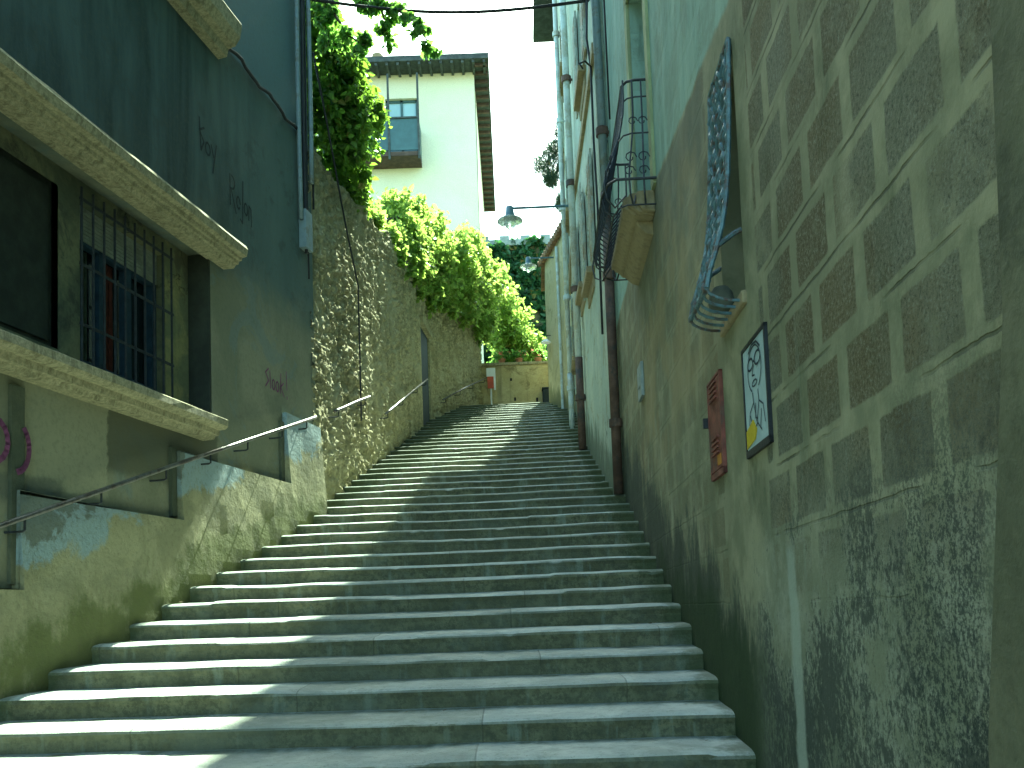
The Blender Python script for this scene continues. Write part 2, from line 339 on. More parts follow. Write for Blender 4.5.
def step_mat():
    n = NT('worn_step_stone')
    fy = n.math('FRACT', n.math('DIVIDE', n.sub(n.add(n.Y, n.mul(n.X, .059)), 4.629), .448))
    row = n.math('FLOOR', n.math('DIVIDE', n.sub(n.add(n.Y, n.mul(n.X, .059)), 4.60), .448))
    bx = n.add(n.math('DIVIDE', n.X, 2.1), n.wn(n.vec(row, 0., 0.))); bi = n.math('FLOOR', bx); bf = n.math('FRACT', bx)
    joint = n.mul(n.ss(n.math('ABSOLUTE', n.sub(bf, .5)), .003, .001), .35)
    rnd = n.wn(n.vec(row, n.math('FLOOR', n.add(bx, .5)), 1.))
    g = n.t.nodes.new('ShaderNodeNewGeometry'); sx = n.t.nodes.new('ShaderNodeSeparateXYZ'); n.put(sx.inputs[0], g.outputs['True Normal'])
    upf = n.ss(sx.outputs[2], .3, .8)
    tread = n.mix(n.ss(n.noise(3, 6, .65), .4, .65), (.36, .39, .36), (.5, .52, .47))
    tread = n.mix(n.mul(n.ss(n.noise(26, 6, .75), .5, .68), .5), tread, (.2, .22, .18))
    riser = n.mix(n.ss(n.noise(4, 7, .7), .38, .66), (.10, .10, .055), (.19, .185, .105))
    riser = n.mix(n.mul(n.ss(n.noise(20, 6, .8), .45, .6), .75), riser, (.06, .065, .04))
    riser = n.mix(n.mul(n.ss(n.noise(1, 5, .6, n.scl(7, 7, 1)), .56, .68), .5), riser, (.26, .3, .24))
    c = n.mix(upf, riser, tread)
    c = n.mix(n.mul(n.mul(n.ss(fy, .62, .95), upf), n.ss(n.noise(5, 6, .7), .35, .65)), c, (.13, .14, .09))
    c = n.mix(n.mul(n.ss(n.noise(1.1, 6, .7, dist=.5), .5, .66), .45), c, (.16, .18, .14))
    c = n.mix(n.mul(rnd, .4), c, (.12, .125, .08))
    c = n.mix(n.mul(n.ss(n.noise(60, 3, .8), .62, .7), .6), c, (.06, .065, .045))
    # moss by the walls
    ed = n.add(n.ss(n.X, .75, 1.35), n.ss(n.sub(n.X, n.mul(n.Y, .2)), -4.2, -4.6))
    c = n.mix(n.mul(n.ss(n.add(ed, n.mul(n.sub(n.noise(5, 6, .7), .5), 1.4)), .55, .95), .7), c, (.06, .075, .03))
    c = n.mix(joint, c, (.05, .05, .035))
    nb = n.bump(n.noise(6, 6, .7), .02, .8); nb = n.bump(n.noise(50, 5, .75), .006, 1, nb); nb = n.bump(joint, -.01, 1, nb)
    return n.done(c, .85, nb, 0, .3)
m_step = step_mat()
m_ground = simple('street_stone', (.25, .25, .21), .9, .3, 4, .01, 30)
m_soil = simple('garden_earth', (.1, .09, .05), .95, .3, 3, .02, 20)
m_grass = simple('grass_slope', (.06, .09, .03), .95, .35, 3, .02, 20)
m_iron = simple('dark_iron', (.035, .04, .045), .55, .3, 20, .002, 80, metal=.4, spec=.5)
m_ironblue = simple('bluish_painted_iron', (.1, .17, .19), .5, .3, 20, .002, 80, spec=.5, dirt=(.08, .05, .035), dscale=12)
m_rail = simple('worn_steel_rail', (.16, .15, .14), .38, .3, 10, .001, 80, metal=.7, spec=.5, dirt=(.08, .06, .05), dscale=9)
m_rust = simple('rusty_cast_iron', (.11, .07, .05), .75, .35, 5, .006, 30, dirt=(.05, .05, .045), dscale=4)
m_pvc = simple('pale_grey_pipe', (.5, .56, .53), .5, .12, 4, .002, 30, dirt=(.36, .36, .28), dscale=5)
m_zinc = simple('grey_zinc_pipe', (.2, .26, .28), .5, .2, 5, .002, 30, spec=.4, dirt=(.14, .15, .13), dscale=5)
m_ochrest = simple('ochre_corbel_stone', (.3, .25, .14), .9, .25, 5, .01, 25, dirt=(.2, .17, .1), dscale=5)
m_cable = simple('black_cable', (.02, .022, .025), .6, .2)
m_bluewood = simple('blue_painted_joinery', (.025, .05, .075), .6, .25, 10, .002, 50)
m_shutterbox = simple('slatted_blind', (.26, .28, .22), .6, .2, 10, .002, 50)
m_darkshut = simple('dark_brown_shutter', (.03, .035, .025), .7, .25, 6, .003, 40)
m_curt = simple('red_curtain', (.1, .03, .02), .9, .3, 12, .003, 50)
m_curtg = simple('grey_green_curtain', (.08, .1, .07), .9, .3, 12, .003, 50)
m_interior = simple('dim_interior', (.02, .02, .018), .9, .2)
m_doorblue = simple('dark_blue_door_paint', (.02, .035, .045), .6, .2, 6, .003, 40)
m_louvre = simple('faded_louvre_shutter', (.3, .34, .28), .7, .2, 5, .003, 40, dirt=(.25, .2, .12))
m_tile = simple('terracotta_tile', (.27, .17, .1), .85, .35, 7, .006, 30, dirt=(.2, .15, .09))
m_eave = simple('dark_eave_wood', (.06, .07, .065), .8, .3, 6, .004, 30)
m_eavebr = simple('brown_soffit_board', (.085, .06, .045), .8, .3, 6, .004, 30)
m_panel = simple('teal_grey_balcony_panel', (.05, .1, .1), .45, .15, 3, .001, 30, spec=.5)
def glass_mat(name, col, rough=.08):
    n = NT(name); return n.done(n.mix(n.noise(.8, 2), col, tuple(x * 1.3 for x in col)), rough, None, 0, .8)
m_glass = glass_mat('window_glass', (.02, .03, .035))
m_glassblind = glass_mat('glass_over_blind', (.3, .42, .42), .15)
def lampglass():
    n = NT('ribbed_lamp_glass'); b = n.b; b.inputs['Transmission Weight'].default_value = .75; b.inputs['IOR'].default_value = 1.2
    return n.done((.8, .85, .8), .25, n.bump(n.noise(20), .003), 0, .5)
m_lampglass = lampglass()
m_lampmetal = simple('teal_enamel_lamp', (.06, .12, .14), .4, .2, 8, .001, 50, spec=.5)
m_white = simple('white_enamel', (.75, .76, .74), .5, .06, 5, .001, 50)
m_redpaint = simple('red_sign_paint', (.5, .1, .05), .6, .15)
m_redmetal = simple('faded_red_metal', (.17, .055, .04), .6, .3, 9, .003, 40, dirt=(.1, .06, .045), dscale=8)
m_frame = simple('black_frame', (.02, .022, .025), .5, .2)
m_paper = simple('pale_poster_paper', (.4, .5, .5), .7, .1, 3, .001, 60)
m_ink = simple('poster_ink', (.04, .055, .07), .7, .2)
m_yellow = simple('yellow_poster_paint', (.55, .42, .02), .6, .15)
m_orange = simple('orange_sticker', (.5, .22, .03), .6, .15)
m_grblack = simple('black_spray_paint', (.02, .03, .028), .8, .2)
m_grpurple = simple('purple_spray_paint', (.16, .05, .12), .8, .2)
m_plaque = simple('grey_plaque', (.28, .32, .3), .6, .15)
m_pot = simple('terracotta_pot', (.36, .17, .09), .85, .15)
m_bark = simple('bark', (.09, .075, .05), .95, .35, 8, .02, 25)
m_bin = simple('dark_plastic_box', (.015, .025, .03), .8, .2)

def leaf_mat(name, dark, light, trans, tcol):
    n = NT(name); g = n.t.nodes.new('ShaderNodeNewGeometry')
    rnd = g.outputs['Random Per Island']
    c = n.mix(rnd, dark, light)
    c = n.mix(n.mul(n.ss(n.noise(.9, 3), .4, .65), .5), c, light)
    c = n.mix(n.ss(rnd, .93, .95), c, (.2, .16, .05)); c = n.mix(n.ss(rnd, .12, .1), c, tuple(x * .5 for x in dark))
    n.done(c, .45, None, 0, .35)
    tr = n.t.nodes.new('ShaderNodeBsdfTranslucent'); n.put(tr.inputs[0], n.mix(rnd, tuple(x * .7 for x in tcol), tcol))
    mx = n.t.nodes.new('ShaderNodeMixShader'); mx.inputs[0].default_value = trans
    n.t.links.new(n.b.outputs[0], mx.inputs[1]); n.t.links.new(tr.outputs[0], mx.inputs[2]); n.t.links.new(mx.outputs[0], n.out.inputs[0])
    return n.m
m_vine = leaf_mat('vine_leaf', (.045, .095, .02), (.09, .17, .03), .5, (.3, .48, .06))
m_vineb = leaf_mat('bright_vine_leaf', (.09, .17, .03), (.19, .3, .06), .55, (.5, .66, .14))
m_ivy = leaf_mat('ivy_leaf', (.025, .07, .03), (.05, .12, .045), .3, (.1, .25, .07))
m_pine = leaf_mat('pine_needle', (.03, .06, .035), (.06, .1, .06), .2, (.08, .15, .06))
m_fig = leaf_mat('broad_leaf', (.05, .11, .03), (.1, .19, .05), .55, (.3, .52, .1))
m_flower = leaf_mat('geranium_bloom', (.6, .15, .08), (.7, .3, .2), .3, (.7, .3, .2))

# ------------------------------------------------------------------ ground
def ground_z(x, y):
    if y < 2.3: return -.02
    if y < 22.6: return max(-.02, .60 + (y - 4.63) * .346 - .25)
    return 6.6
mb = MB()
xs = [-400, -60, -12, -6, -2, 2, 6, 12, 60, 400]; ys = [-400, -60, -10, 0, 2.3, 3, 3.9, 6, 10, 14, 18, 22.6, 23.2, 30, 60, 150, 500]
vs = [(x, y, ground_z(x, y)) for y in ys for x in xs]; nx = len(xs)
mb.add(vs, [(j * nx + i, j * nx + i + 1, (j + 1) * nx + i + 1, (j + 1) * nx + i) for j in range(len(ys) - 1) for i in range(nx - 1)])
tag(mb.build('ground', m_soil), kind='structure')
mb = MB(); mb.add([(-8, -6, 0), (3, -6, 0), (3, 2.45, 0), (-8, 2.45, 0)], [(0, 1, 2, 3)])
tag(mb.build('street', m_ground), kind='structure')
mb = MB(); mb.bx(-2.2, 2.2, 22.7, 25.3, 6.5, 7.03)
tag(mb.build('upper_landing', m_step), kind='structure')
mb = MB(); mb.bx(-40, -2.9, 11.6, 60, 6.5, 8.7); mb.bx(-3, 40, 26.2, 60, 6.4, 8.4)
tag(mb.build('garden_terrace', m_grass), kind='structure')

# ------------------------------------------------------------------ staircase
random.seed(4)
stair = empty('staircase', (0, 2.4, 0), 'long flight of worn stone steps climbing between the walls', 'staircase')
def left_x(y):
    if y < 10.9: return -4.676 + .2 * y
    if y < 20.2: return -3.374 + .078 * y
    return -1.8 + .212 * (y - 20.2)
for k in range(-5, 41):
    y0 = 4.629 + .448 * k; z0 = .832 + .155 * k
    xl = min(left_x(y0), left_x(y0 + .5)) - .35 + (.059 * 3 if False else 0); xr = max(1.05 + .0365 * y0, 1.4 if y0 > 10 else 0) + .35
    if k < 0: xl = -4.2 + .2 * y0 - .6
    n = int((xr - xl) / .045); rows = []
    amp = .008
    hk = random.random(); blkj = [(random.uniform(-.007, .005), random.uniform(-.012, .012)) for _ in range(9)]
    for i in range(n + 1):
        x = xl + (xr - xl) * i / n; jz, jy = blkj[int((x + 5) / 1.5 + hk) % 9]; yy = y0 - .059 * x + jy; v = Vector((x, y0, k * 3.1))
        a = mnoise.noise(v * .9) * .012 + mnoise.noise(v * 2.2) * amp * 1.3 + mnoise.noise(v * 9) * amp * .8; b = mnoise.noise(v * 2.7 + Vector((7, 0, 0))) * amp * .9
        ch = max(0, mnoise.noise(v * 6 + Vector((0, 9, 0))) - .55) * .06      # chipped nosing
        wear = -.010 * math.exp(-((x - (xl + xr) / 2 - .3) / .9) ** 2)
        zt = z0 + b + wear + jz
        rows.append([(x, yy + .015 + a, z0 - .21), (x, yy + .012 + a, z0 - .075), (x, yy + a, z0 - .040 - ch), (x, yy + .008 + a + ch * .5, zt - .022 - ch * .8), (x, yy + .035 + a + ch, zt - .010 - ch * .3),
                     (x, yy + .09, zt - .001), (x, yy + .28, zt + .005 + b * .3), (x, yy + .5, z0 + .012), (x, yy + .5, z0 - .21)])
    L = 9; vs = [q for rr in rows for q in rr]
    mb = MB(); mb.add(vs, [(i * L + j, (i + 1) * L + j, (i + 1) * L + (j + 1) % L, i * L + (j + 1) % L) for i in range(n) for j in range(L)])
    mb.add([], []); mb.f.append(tuple(range(L))[::-1]); mb.f.append(tuple(range(n * L, n * L + L)))
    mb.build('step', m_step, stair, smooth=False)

random.seed(21); mb = MB()
for i in range(130):
    k = random.choice(range(-2, 26)); y0 = 4.629 + .448 * k; e = random.random()
    x0, x1 = left_x(y0) + .15, 1.0 + .0365 * y0
    x = x0 + abs(random.gauss(0, .25)) if e < .35 else x1 - abs(random.gauss(0, .3)) if e < .7 else random.uniform(x0, x1)
    q = Vector((x, y0 - .059 * x + random.uniform(.12, .42), .832 + .155 * k + .014)); a_ = random.random() * 6.28; s_ = random.uniform(.012, .03)
    d_ = Vector((math.cos(a_), math.sin(a_), random.uniform(-.1, .3))) * s_; e_ = Vector((-math.sin(a_), math.cos(a_), random.uniform(0, .4))) * s_ * .45
    mb.add([q - d_, q + e_, q + d_, q - e_], [(0, 1, 2), (0, 2, 3)])
tag(mb.build('leaf_litter', simple('dry_leaf', (.12, .09, .04), .9, .4), normals=False), kind='stuff')

# ------------------------------------------------------------------ left building
lb = empty('plastered_house', LW(6, 0), 'dark weathered plaster house with barred window on the left of the steps', 'house')
# its street wall, with the long shallow recess of the ground-floor windows
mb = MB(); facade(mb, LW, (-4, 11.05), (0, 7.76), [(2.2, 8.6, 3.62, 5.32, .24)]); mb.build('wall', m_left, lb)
mb = MB(); facade(mb, lambda y, z, o=0: LW(y, z, o - .03), (-4, 11.05), (7.76, 12.5), []); mb.build('upper_wall', m_left, lb)
mb = MB()
def cellback(mb, W, a, b, c, d, o): mb.add([W(a, c, o), W(b, c, o), W(b, d, o), W(a, d, o)], [(0, 1, 2, 3)])
for q in ((2.2, 4.6, 3.66, 5.32), (4.6, 6.75, 3.66, 3.8), (4.6, 6.75, 5.15, 5.32), (6.75, 7.0, 3.66, 5.32), (7.0, 8.18, 3.66, 3.76), (7.0, 8.18, 5.16, 5.32), (8.59, 8.6, 3.66, 5.32)): cellback(mb, LW, *q, -.238)
mb.add([LW(7.0, 3.76, -.238), LW(8.18, 3.76, -.238), LW(8.18, 5.16, -.238), LW(7.0, 5.16, -.238), LW(7.0, 3.76, -.45), LW(8.18, 3.76, -.45), LW(8.18, 5.16, -.45), LW(7.0, 5.16, -.45)], [(0, 1, 5, 4), (1, 2, 6, 5), (2, 3, 7, 6), (3, 0, 4, 7)])
mb.build('recess_back', plaster('recess_plaster', (.1, .115, .075), (.2, .2, .11), sc=2, stain=(.06, .065, .05)), lb)
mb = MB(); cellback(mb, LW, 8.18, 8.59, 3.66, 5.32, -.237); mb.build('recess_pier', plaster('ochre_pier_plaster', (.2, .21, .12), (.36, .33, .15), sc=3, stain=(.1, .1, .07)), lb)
mb = MB(); slab(mb, LW, 8.57, 8.597, 3.66, 5.31, -.235, -.004); mb.build('reveal_shade', m_darkshut, lb)  # dark slab over the reveal face, its shade painted into the colour
# ledges
def ledge(y0, y1, zt, prof, name='ledge'):
    mb = MB(); n = 60; rows = []
    random.seed(int(zt * 10))
    for i in range(n + 1):
        y = y0 + (y1 - y0) * i / n; j = [mnoise.noise(Vector((y * 5, q * 3.7, zt))) * .008 for q in range(len(prof))]
        rows += [LW(y, zt + z + j[q] * .7, o + (j[q] if o > .02 else 0)) for q, (o, z) in enumerate(prof)]
    L = len(prof); mb.add(rows, [(i * L + a, i * L + a + 1, (i + 1) * L + a + 1, (i + 1) * L + a) for i in range(n) for a in range(L - 1)])
    mb.f.append(tuple(range(L))[::-1]); mb.f.append(tuple(range(n * L, n * L + L)))
    return mb.build(name, m_stonetrim, lb)
ledge(-3, 8.85, 5.46, [(-.02, -.21), (.12, -.21), (.14, -.18), (.17, -.175), (.18, -.145), (.21, -.14), (.22, -.11), (.27, -.10), (.285, -.03), (.26, .01), (-.02, .04)])
ledge(-3, 8.42, 3.55, [(-.25, -.0), (-.25, -.05), (-.02, -.05), (-.02, -.19), (.12, -.19), (.14, -.155), (.18, -.15), (.19, -.1), (.25, -.095), (.28, -.07), (.28, -.01), (.27, 0), (.0, .05), (-.25, .1)], 'sill')
ledge(-3, 8.8, 7.86, [(-.1, -.36), (.10, -.34), (.12, -.26), (.2, -.24), (.26, -.16), (.28, -.02), (.27, 0), (-.1, .03)])
# window
wn_ = MB(); yf0, yf1, zf0, zf1 = 7.0, 8.18, 3.76, 5.16
for a, b, c, d in ((yf0, yf0 + .07, zf0, zf1), (yf1 - .07, yf1, zf0, zf1), (yf0, yf1, zf0, zf0 + .08), (7.36, 7.42, zf0, 4.9), (7.72, 7.8, zf0, 4.9), (yf0, yf1, 4.84, 4.9)): slab(wn_, LW, a, b, c, d, -.40, -.33)
win = wn_.build('window', m_bluewood, lb)
mb = MB(); cellback(mb, LW, yf0, yf1, zf0, zf1, -.44); mb.build('pane', m_glass, win)
mb = MB()
for i in range(9): slab(mb, LW, yf0 + .01, yf1 - .01, 4.87 + i * .033, 4.87 + i * .033 + .026, -.34, -.315)
mb.build('roller_blind', m_shutterbox, win)
mb = MB(); [mb.tube([LW(7.50 + .03 * i, zf0 + .1, -.425 - .008 * (i % 2)), LW(7.50 + .03 * i, 4.84, -.425 - .008 * (i % 2))], .016, 6) for i in range(6)]; mb.build('curtain', m_curt, win)
mb = MB(); [mb.tube([LW(7.12 + .03 * i, zf0 + .1, -.425 - .008 * (i % 2)), LW(7.12 + .03 * i, 4.84, -.425 - .008 * (i % 2))], .016, 6) for i in range(7)]; mb.build('curtain', m_curtg, win)
mb = MB()
for i in range(10): y = 6.9 + i * .138; mb.tube([LW(y, 3.66, -.14), LW(y, 5.2, -.14)], .011, 6)
for z in (3.72, 4.05, 4.55, 5.1): slab(mb, LW, 6.88, 8.17, z - .012, z + .012, -.147, -.135)
mb.build('window_grille', m_iron, win)
mb = MB()
for a_, b_ in ((4.66, 5.65), (5.72, 6.7)): slab(mb, LW, a_, b_, 3.86, 5.12, -.30, -.285)
slab(mb, LW, 4.6, 6.75, 3.78, 5.2, -.4, -.30)
mb.build('shutter', m_darkshut, lb)
# stepped plinth
mb = MB()
for a, b, c in ((-4, 6.03, 1.86), (6.03, 7.95, 2.52), (7.95, 10.12, 3.16)): pass
def plinth():
    prof = [(-4, -.3), (-4, 1.84), (6.02, 1.87), (6.03, 2.56), (7.94, 2.52), (7.96, 3.18), (10.1, 3.16), (10.13, 4.02), (11.05, 4.02), (11.05, -.3)]
    bo_ = lambda y, z: .055 + .08 * max(0, 1 - max(0, z - (.8 + (y - 4.63) * .346)) / 1.1)
    mb = MB(); a = [LW(y, z, .055) for y, z in prof]; b = [LW(y, z, -.05) for y, z in prof]; n = len(a)
    mb.add(a + b, [(i, (i + 1) % n, n + (i + 1) % n, n + i) for i in range(n)])
    # front as columns so that it stays planar
    def topz(y): return 1.86 if y < 6.03 else 2.53 if y < 7.95 else 3.17 if y < 10.12 else 4.02
    for (y0, y1) in ((-4, 6.03), (6.031, 7.95), (7.951, 10.12), (10.121, 11.05)):
        ny = max(3, int((y1 - y0) / .12)); nzz = 24
        g = []
        for i in range(ny + 1):
            y = y0 + (y1 - y0) * i / ny; ye = min(max(y, y0 + .001), y1 - .001); tz = topz(ye); zl = max(-.3, tz - 3.4)
            for j in range(nzz + 1):
                z = zl + (tz - zl) * j / nzz
                o = bo_(y, z) + (mnoise.noise(Vector((y * 1.6, z * 1.6, 1))) * .014 + mnoise.noise(Vector((y * 5, z * 5, 1))) * .006) * (0 if j == nzz or i in (0, ny) else 1)
                g.append(LW(y, z, o))
        for ye in (y0, y1):
            tz = topz(min(max(ye, y0 + .001), y1 - .001)); zl = max(-.3, tz - 3.4); m_ = 12
            q = [LW(ye, zl + (tz - zl) * j / m_, bo_(ye, zl + (tz - zl) * j / m_)) for j in range(m_ + 1)] + [LW(ye, zl + (tz - zl) * j / m_, -.04) for j in range(m_ + 1)]
            mb.add(q, [(j, j + 1, m_ + 2 + j, m_ + 1 + j) for j in range(m_)])
        W_ = nzz + 1
        mb.add(g, [(i * W_ + j, (i + 1) * W_ + j, (i + 1) * W_ + j + 1, i * W_ + j + 1) for i in range(ny) for j in range(nzz)])
    return mb
pl = plinth().build('plinth', m_plinth, lb)
mb = MB(); slab(mb, LW, 10.26, 10.36, 3.0, 3.22, .03, .062); mb.build('vent_hole', m_interior, lb)
# dark strips at the blind panels' far reveals: shade painted as colour
m_pe = plaster('panel_shade_plaster', (.07, .08, .055), (.12, .125, .08), crack=False)
for q in ((5.98, 6.1, 1.9, 3.3, -.02, .03), (7.86, 7.93, 2.56, 3.2, -.02, .035), (10.02, 10.10, 3.2, 3.9, -.02, .03)): mb = MB(); slab(mb, LW, *q); mb.build('panel_shade', m_pe, lb)
mb = MB(); mb.hexa([LW(-4, 12.4, .35), LW(11.3, 12.4, .35), LW(11.3, 12.4, -6), LW(-4, 12.4, -6), LW(-4, 12.6, .35), LW(11.3, 12.6, .35), LW(11.3, 12.6, -6), LW(-4, 12.6, -6)]); mb.build('roof', m_tile, lb)
mb = MB(); mb.hexa([LW(-4, -.3, -1.12), LW(11.05, -.3, -1.12), LW(11.05, -.3, -6), LW(-4, -.3, -6), LW(-4, 12.4, -1.12), LW(11.05, 12.4, -1.12), LW(11.05, 12.4, -6), LW(-4, 12.4, -6)]); mb.build('rear_wall', m_left, lb)

# writing painted on it: strokes (pixel-like letter coordinates mapped on the wall)
def strokes(lines, y0, z0, sy, sz, rad, mat, label, W=LW, out=.004):
    mb = MB()
    for ln in lines:
        pts = [W(y0 + a * sy, z0 + b * sz, out) for a, b in ln]
        # flat ribbon on the wall
        for q0, q1 in zip(pts[:-1], pts[1:]):
            t = (q1 - q0).normalized(); nrm = (W(y0, z0, 1) - W(y0, z0, 0)); s = t.cross(nrm).normalized() * rad
            mb.add([q0 - s - t * rad * .5, q0 + s - t * rad * .5, q1 + s + t * rad * .5, q1 - s + t * rad * .5], [(0, 1, 2, 3)])
    o = mb.build('graffiti', mat, lb, normals=False); o['label'] = label; return o
def arc(cx, cy, rx, ry, a0, a1, n=8): return [(cx + rx * math.cos(R(a0 + (a1 - a0) * i / n)), cy + ry * math.sin(R(a0 + (a1 - a0) * i / n))) for i in range(n + 1)]
strokes([[(0, 1.5), (.15, 0), (.45, .5), (.1, .8)], [(0, .9), (.5, 1.2)], arc(.85, .35, .25, .3, 0, 360), [(1.2, .7), (1.45, .2)], [(1.75, .9), (1.35, -.6)]], 8.42, 6.33, .18, .22, .011, m_grblack, 'black scrawled word boy')
strokes([[(0, -.1), (0, 1.3)], arc(.2, 1., .35, .3, 90, -90), [(.1, .7), (.7, -.3)], arc(1., .3, .22, .28, 0, 320), [(1.6, 1.5), (1.5, -.5), (1.2, -.4)], arc(1.95, .3, .22, .28, 0, 360), [(2.3, -.1), (2.35, .6), (2.6, .5), (2.65, -.3)]], 9.0, 6.05, .17, .24, .011, m_grblack, 'black scrawled word Rejon')
strokes([[(.35, 1.1), (0, .8), (.35, .4), (0, 0)], [(.5, 1.0), (.55, 0)], arc(.9, .3, .16, .3, 0, 360), arc(1.35, .3, .16, .3, 0, 360), [(1.7, 0), (1.8, 1.2)], [(2.1, .7), (1.75, .4), (2.15, -.1)], [(2.45, 1.5), (2.5, .4)], [(2.5, .0), (2.52, -.15)]], 9.72, 4.24, .21, .2, .009, m_grpurple, 'small purple scrawled word stook with exclamation mark')
strokes([arc(-.15, .5, .42, .5, 150, -200, 16)], 5.86, 2.73, .3, .3, .022, m_grpurple, 'large purple painted loop by the panel edge', out=.036)
strokes([arc(.5, .45, .42, .6, 50, -80, 10)], 5.86, 2.73, .3, .3, .022, m_grpurple, 'large purple painted curve by the panel edge', out=.036)

# ------------------------------------------------------------------ right building (blocks)
rb = empty('block_patterned_house', RW(5, 0), 'tall house with plaster block pattern, mossy foot and turquoise upper wall right of the steps', 'house')
mb = MB(); facade(mb, RW, (1.6, 11.02), (-.2, 15.0), [(4.22, 4.72, 3.15, 4.42, .3), (7.15, 8.3, 5.06, 7.6, .25)], .5); mb.build('wall', m_right, rb)
mb = MB(); mb.add([RW(-5, -.2, .03), RW(2.13, -.2, .03), RW(2.06, 1.25, .03), RW(1.86, 2.2, .03), RW(1.80, 3.1, .03), RW(1.72, 15, .03), RW(-5, 15, .03)], [(0, 1, 2, 3, 4, 5, 6)])
mb.add([RW(2.13, -.2, .03), RW(2.06, 1.25, .03), RW(1.86, 2.2, .03), RW(1.80, 3.1, .03), RW(1.72, 15, .03), RW(2.13, -.2, -.02), RW(2.06, 1.25, -.02), RW(1.86, 2.2, -.02), RW(1.80, 3.1, -.02), RW(1.72, 15, -.02)], [(i, i + 1, i + 6, i + 5) for i in range(4)])
mb.add([RW(-5, -.2, .03), RW(-5, 15, .03), RW(-5, 15, -1), RW(-5, -.2, -1)], [(0, 1, 2, 3)])
mb.build('corner_wall', m_corner, rb)
mb = MB(); mb.hexa([RW(-5, 14.9, .25), RW(11.2, 14.9, .25), RW(11.2, 14.9, -7), RW(-5, 14.9, -7), RW(-5, 15.1, .25), RW(11.2, 15.1, .25), RW(11.2, 15.1, -7), RW(-5, 15.1, -7)]); mb.build('roof', m_tile, rb)
mb = MB(); mb.hexa([RW(-5, -.2, -1.12), RW(11.0, -.2, -1.12), RW(11.0, -.2, -7), RW(-5, -.2, -7), RW(-5, 14.9, -1.12), RW(11.0, 14.9, -1.12), RW(11.0, 14.9, -7), RW(-5, 14.9, -7)]); mb.build('rear_wall', m_corner, rb)
# caged window
mb = MB()
for a, b, c, d in ((4.22, 4.27, 3.16, 4.42), (4.67, 4.72, 3.16, 4.42), (4.22, 4.72, 4.36, 4.42), (4.22, 4.72, 3.15, 3.2), (4.45, 4.49, 3.16, 4.42)): slab(mb, RW, a, b, c, d, -.24, -.18)
w2 = mb.build('window', m_darkshut, rb)
mb = MB(); cellback(mb, RW, 4.22, 4.72, 3.15, 4.42, -.22); mb.build('pane', m_interior, w2)
mb = MB()
prof = [(4.46, .012), (4.3, .018), (4.1, .028), (3.9, .04), (3.75, .052), (3.6, .07), (3.48, .095), (3.36, .13), (3.26, .165), (3.17, .185)]
def cage_out(z):
    for (za, oa), (zb, ob) in zip(prof[:-1], prof[1:]):
        if zb <= z <= za: return oa + (ob - oa) * (za - z) / (za - zb)
    return prof[-1][1]
def cage(u, z): return RW(4.24 + u, z, cage_out(z))
wd, zt, zb = .5, 4.46, 3.17
st = .13
nrange = int((wd + (zt - zb)) / st) + 2
for fam in (0, 1):
    for i in range(-1, nrange):
        c0 = i * st; pts = []
        for j in range(31):
            z = zt - (zt - zb) * j / 30; dd = (zt - z)
            u = (c0 - dd * .75) if fam == 0 else (wd - c0 + dd * .75)
            if 0 <= u <= wd:
                wv = .006 * (1 if (j + i) % 2 else -1)
                q = cage(u, z); pts.append(q + Vector((-wv, 0, 0)))
        if len(pts) > 1: mb.tube(pts, .013, 5)
for u in (0, wd): mb.tube([cage(u, z) for z, _ in prof], .013, 6)
for z in (zt, zb): mb.tube([cage(wd * i / 8, z) for i in range(9)], .013, 6)
mb.tube([RW(4.24, 3.46, 0), RW(4.24, 3.44, .04), cage(0, 3.38)], .013, 6); mb.tube([RW(4.74, 3.46, 0), cage(wd, 3.38)], .013, 6)
for i in range(6):
    u = .01 + i * .096; mb.tube([RW(4.24 + u, 3.17 - .07 * math.sin(a * math.pi / 8), .185 - .18 * (1 - math.cos(a * math.pi / 8))) for a in range(5)], .008, 6)
mb.build('window_grille', m_ironblue, w2)
mb = MB(); slab(mb, RW, 4.2, 4.76, 3.07, 3.14, -.2, .025); mb.build('window_sill', m_ochrest, rb, bevel=.01)
mb = MB(); mb.lathe(RW(4.5, 3.13, .06), [(0, 0), (.06, .01), (.07, .05), (.06, .1), (.04, .13), (0, .14)], 16); mb.build('bundle', simple('grey_green_cloth', (.12, .13, .1), .95, .2, 8, .01, 20), w2, smooth=True)
# balcony
bal = MB()
pr = [(0, 4.9), (.17, 4.92), (.22, 4.97), (.26, 4.98), (.26, 5.06), (.24, 5.09), (0, 5.09)]
bal.prism([RW(7.2, z, o) for o, z in pr], RW(8.55, 0) - RW(7.2, 0))
for ya_, yb_, sc_ in ((7.1, 7.14, .6), (7.14, 7.2, .85), (8.55, 8.62, .85)): bal.prism([RW(ya_, z, o * sc_) for o, z in pr], RW(yb_, 0) - RW(ya_, 0))
bal.prism([RW(7.3, 4.95, -.02), RW(7.3, 4.78, -.02), RW(7.3, 4.8, .06), RW(7.3, 4.87, .13), RW(7.3, 4.95, .15)], RW(8.5, 0) - RW(7.3, 0))
balo = bal.build('balcony', m_ochrest, rb, bevel=.012)
mb = MB(); P = [(6.1, .22), (5.95, .22), (5.8, .23), (5.6, .27), (5.4, .34), (5.25, .40), (5.12, .43), (5.0, .41), (4.94, .34), (5.07, .24)]
YA, YB = 7.17, 8.6
ring = [(YA, f) for f in (.3, .65)] + [(YA + (YB - YA) * i / 15, 1.) for i in range(16)] + [(YB, f) for f in (.65, .3)]
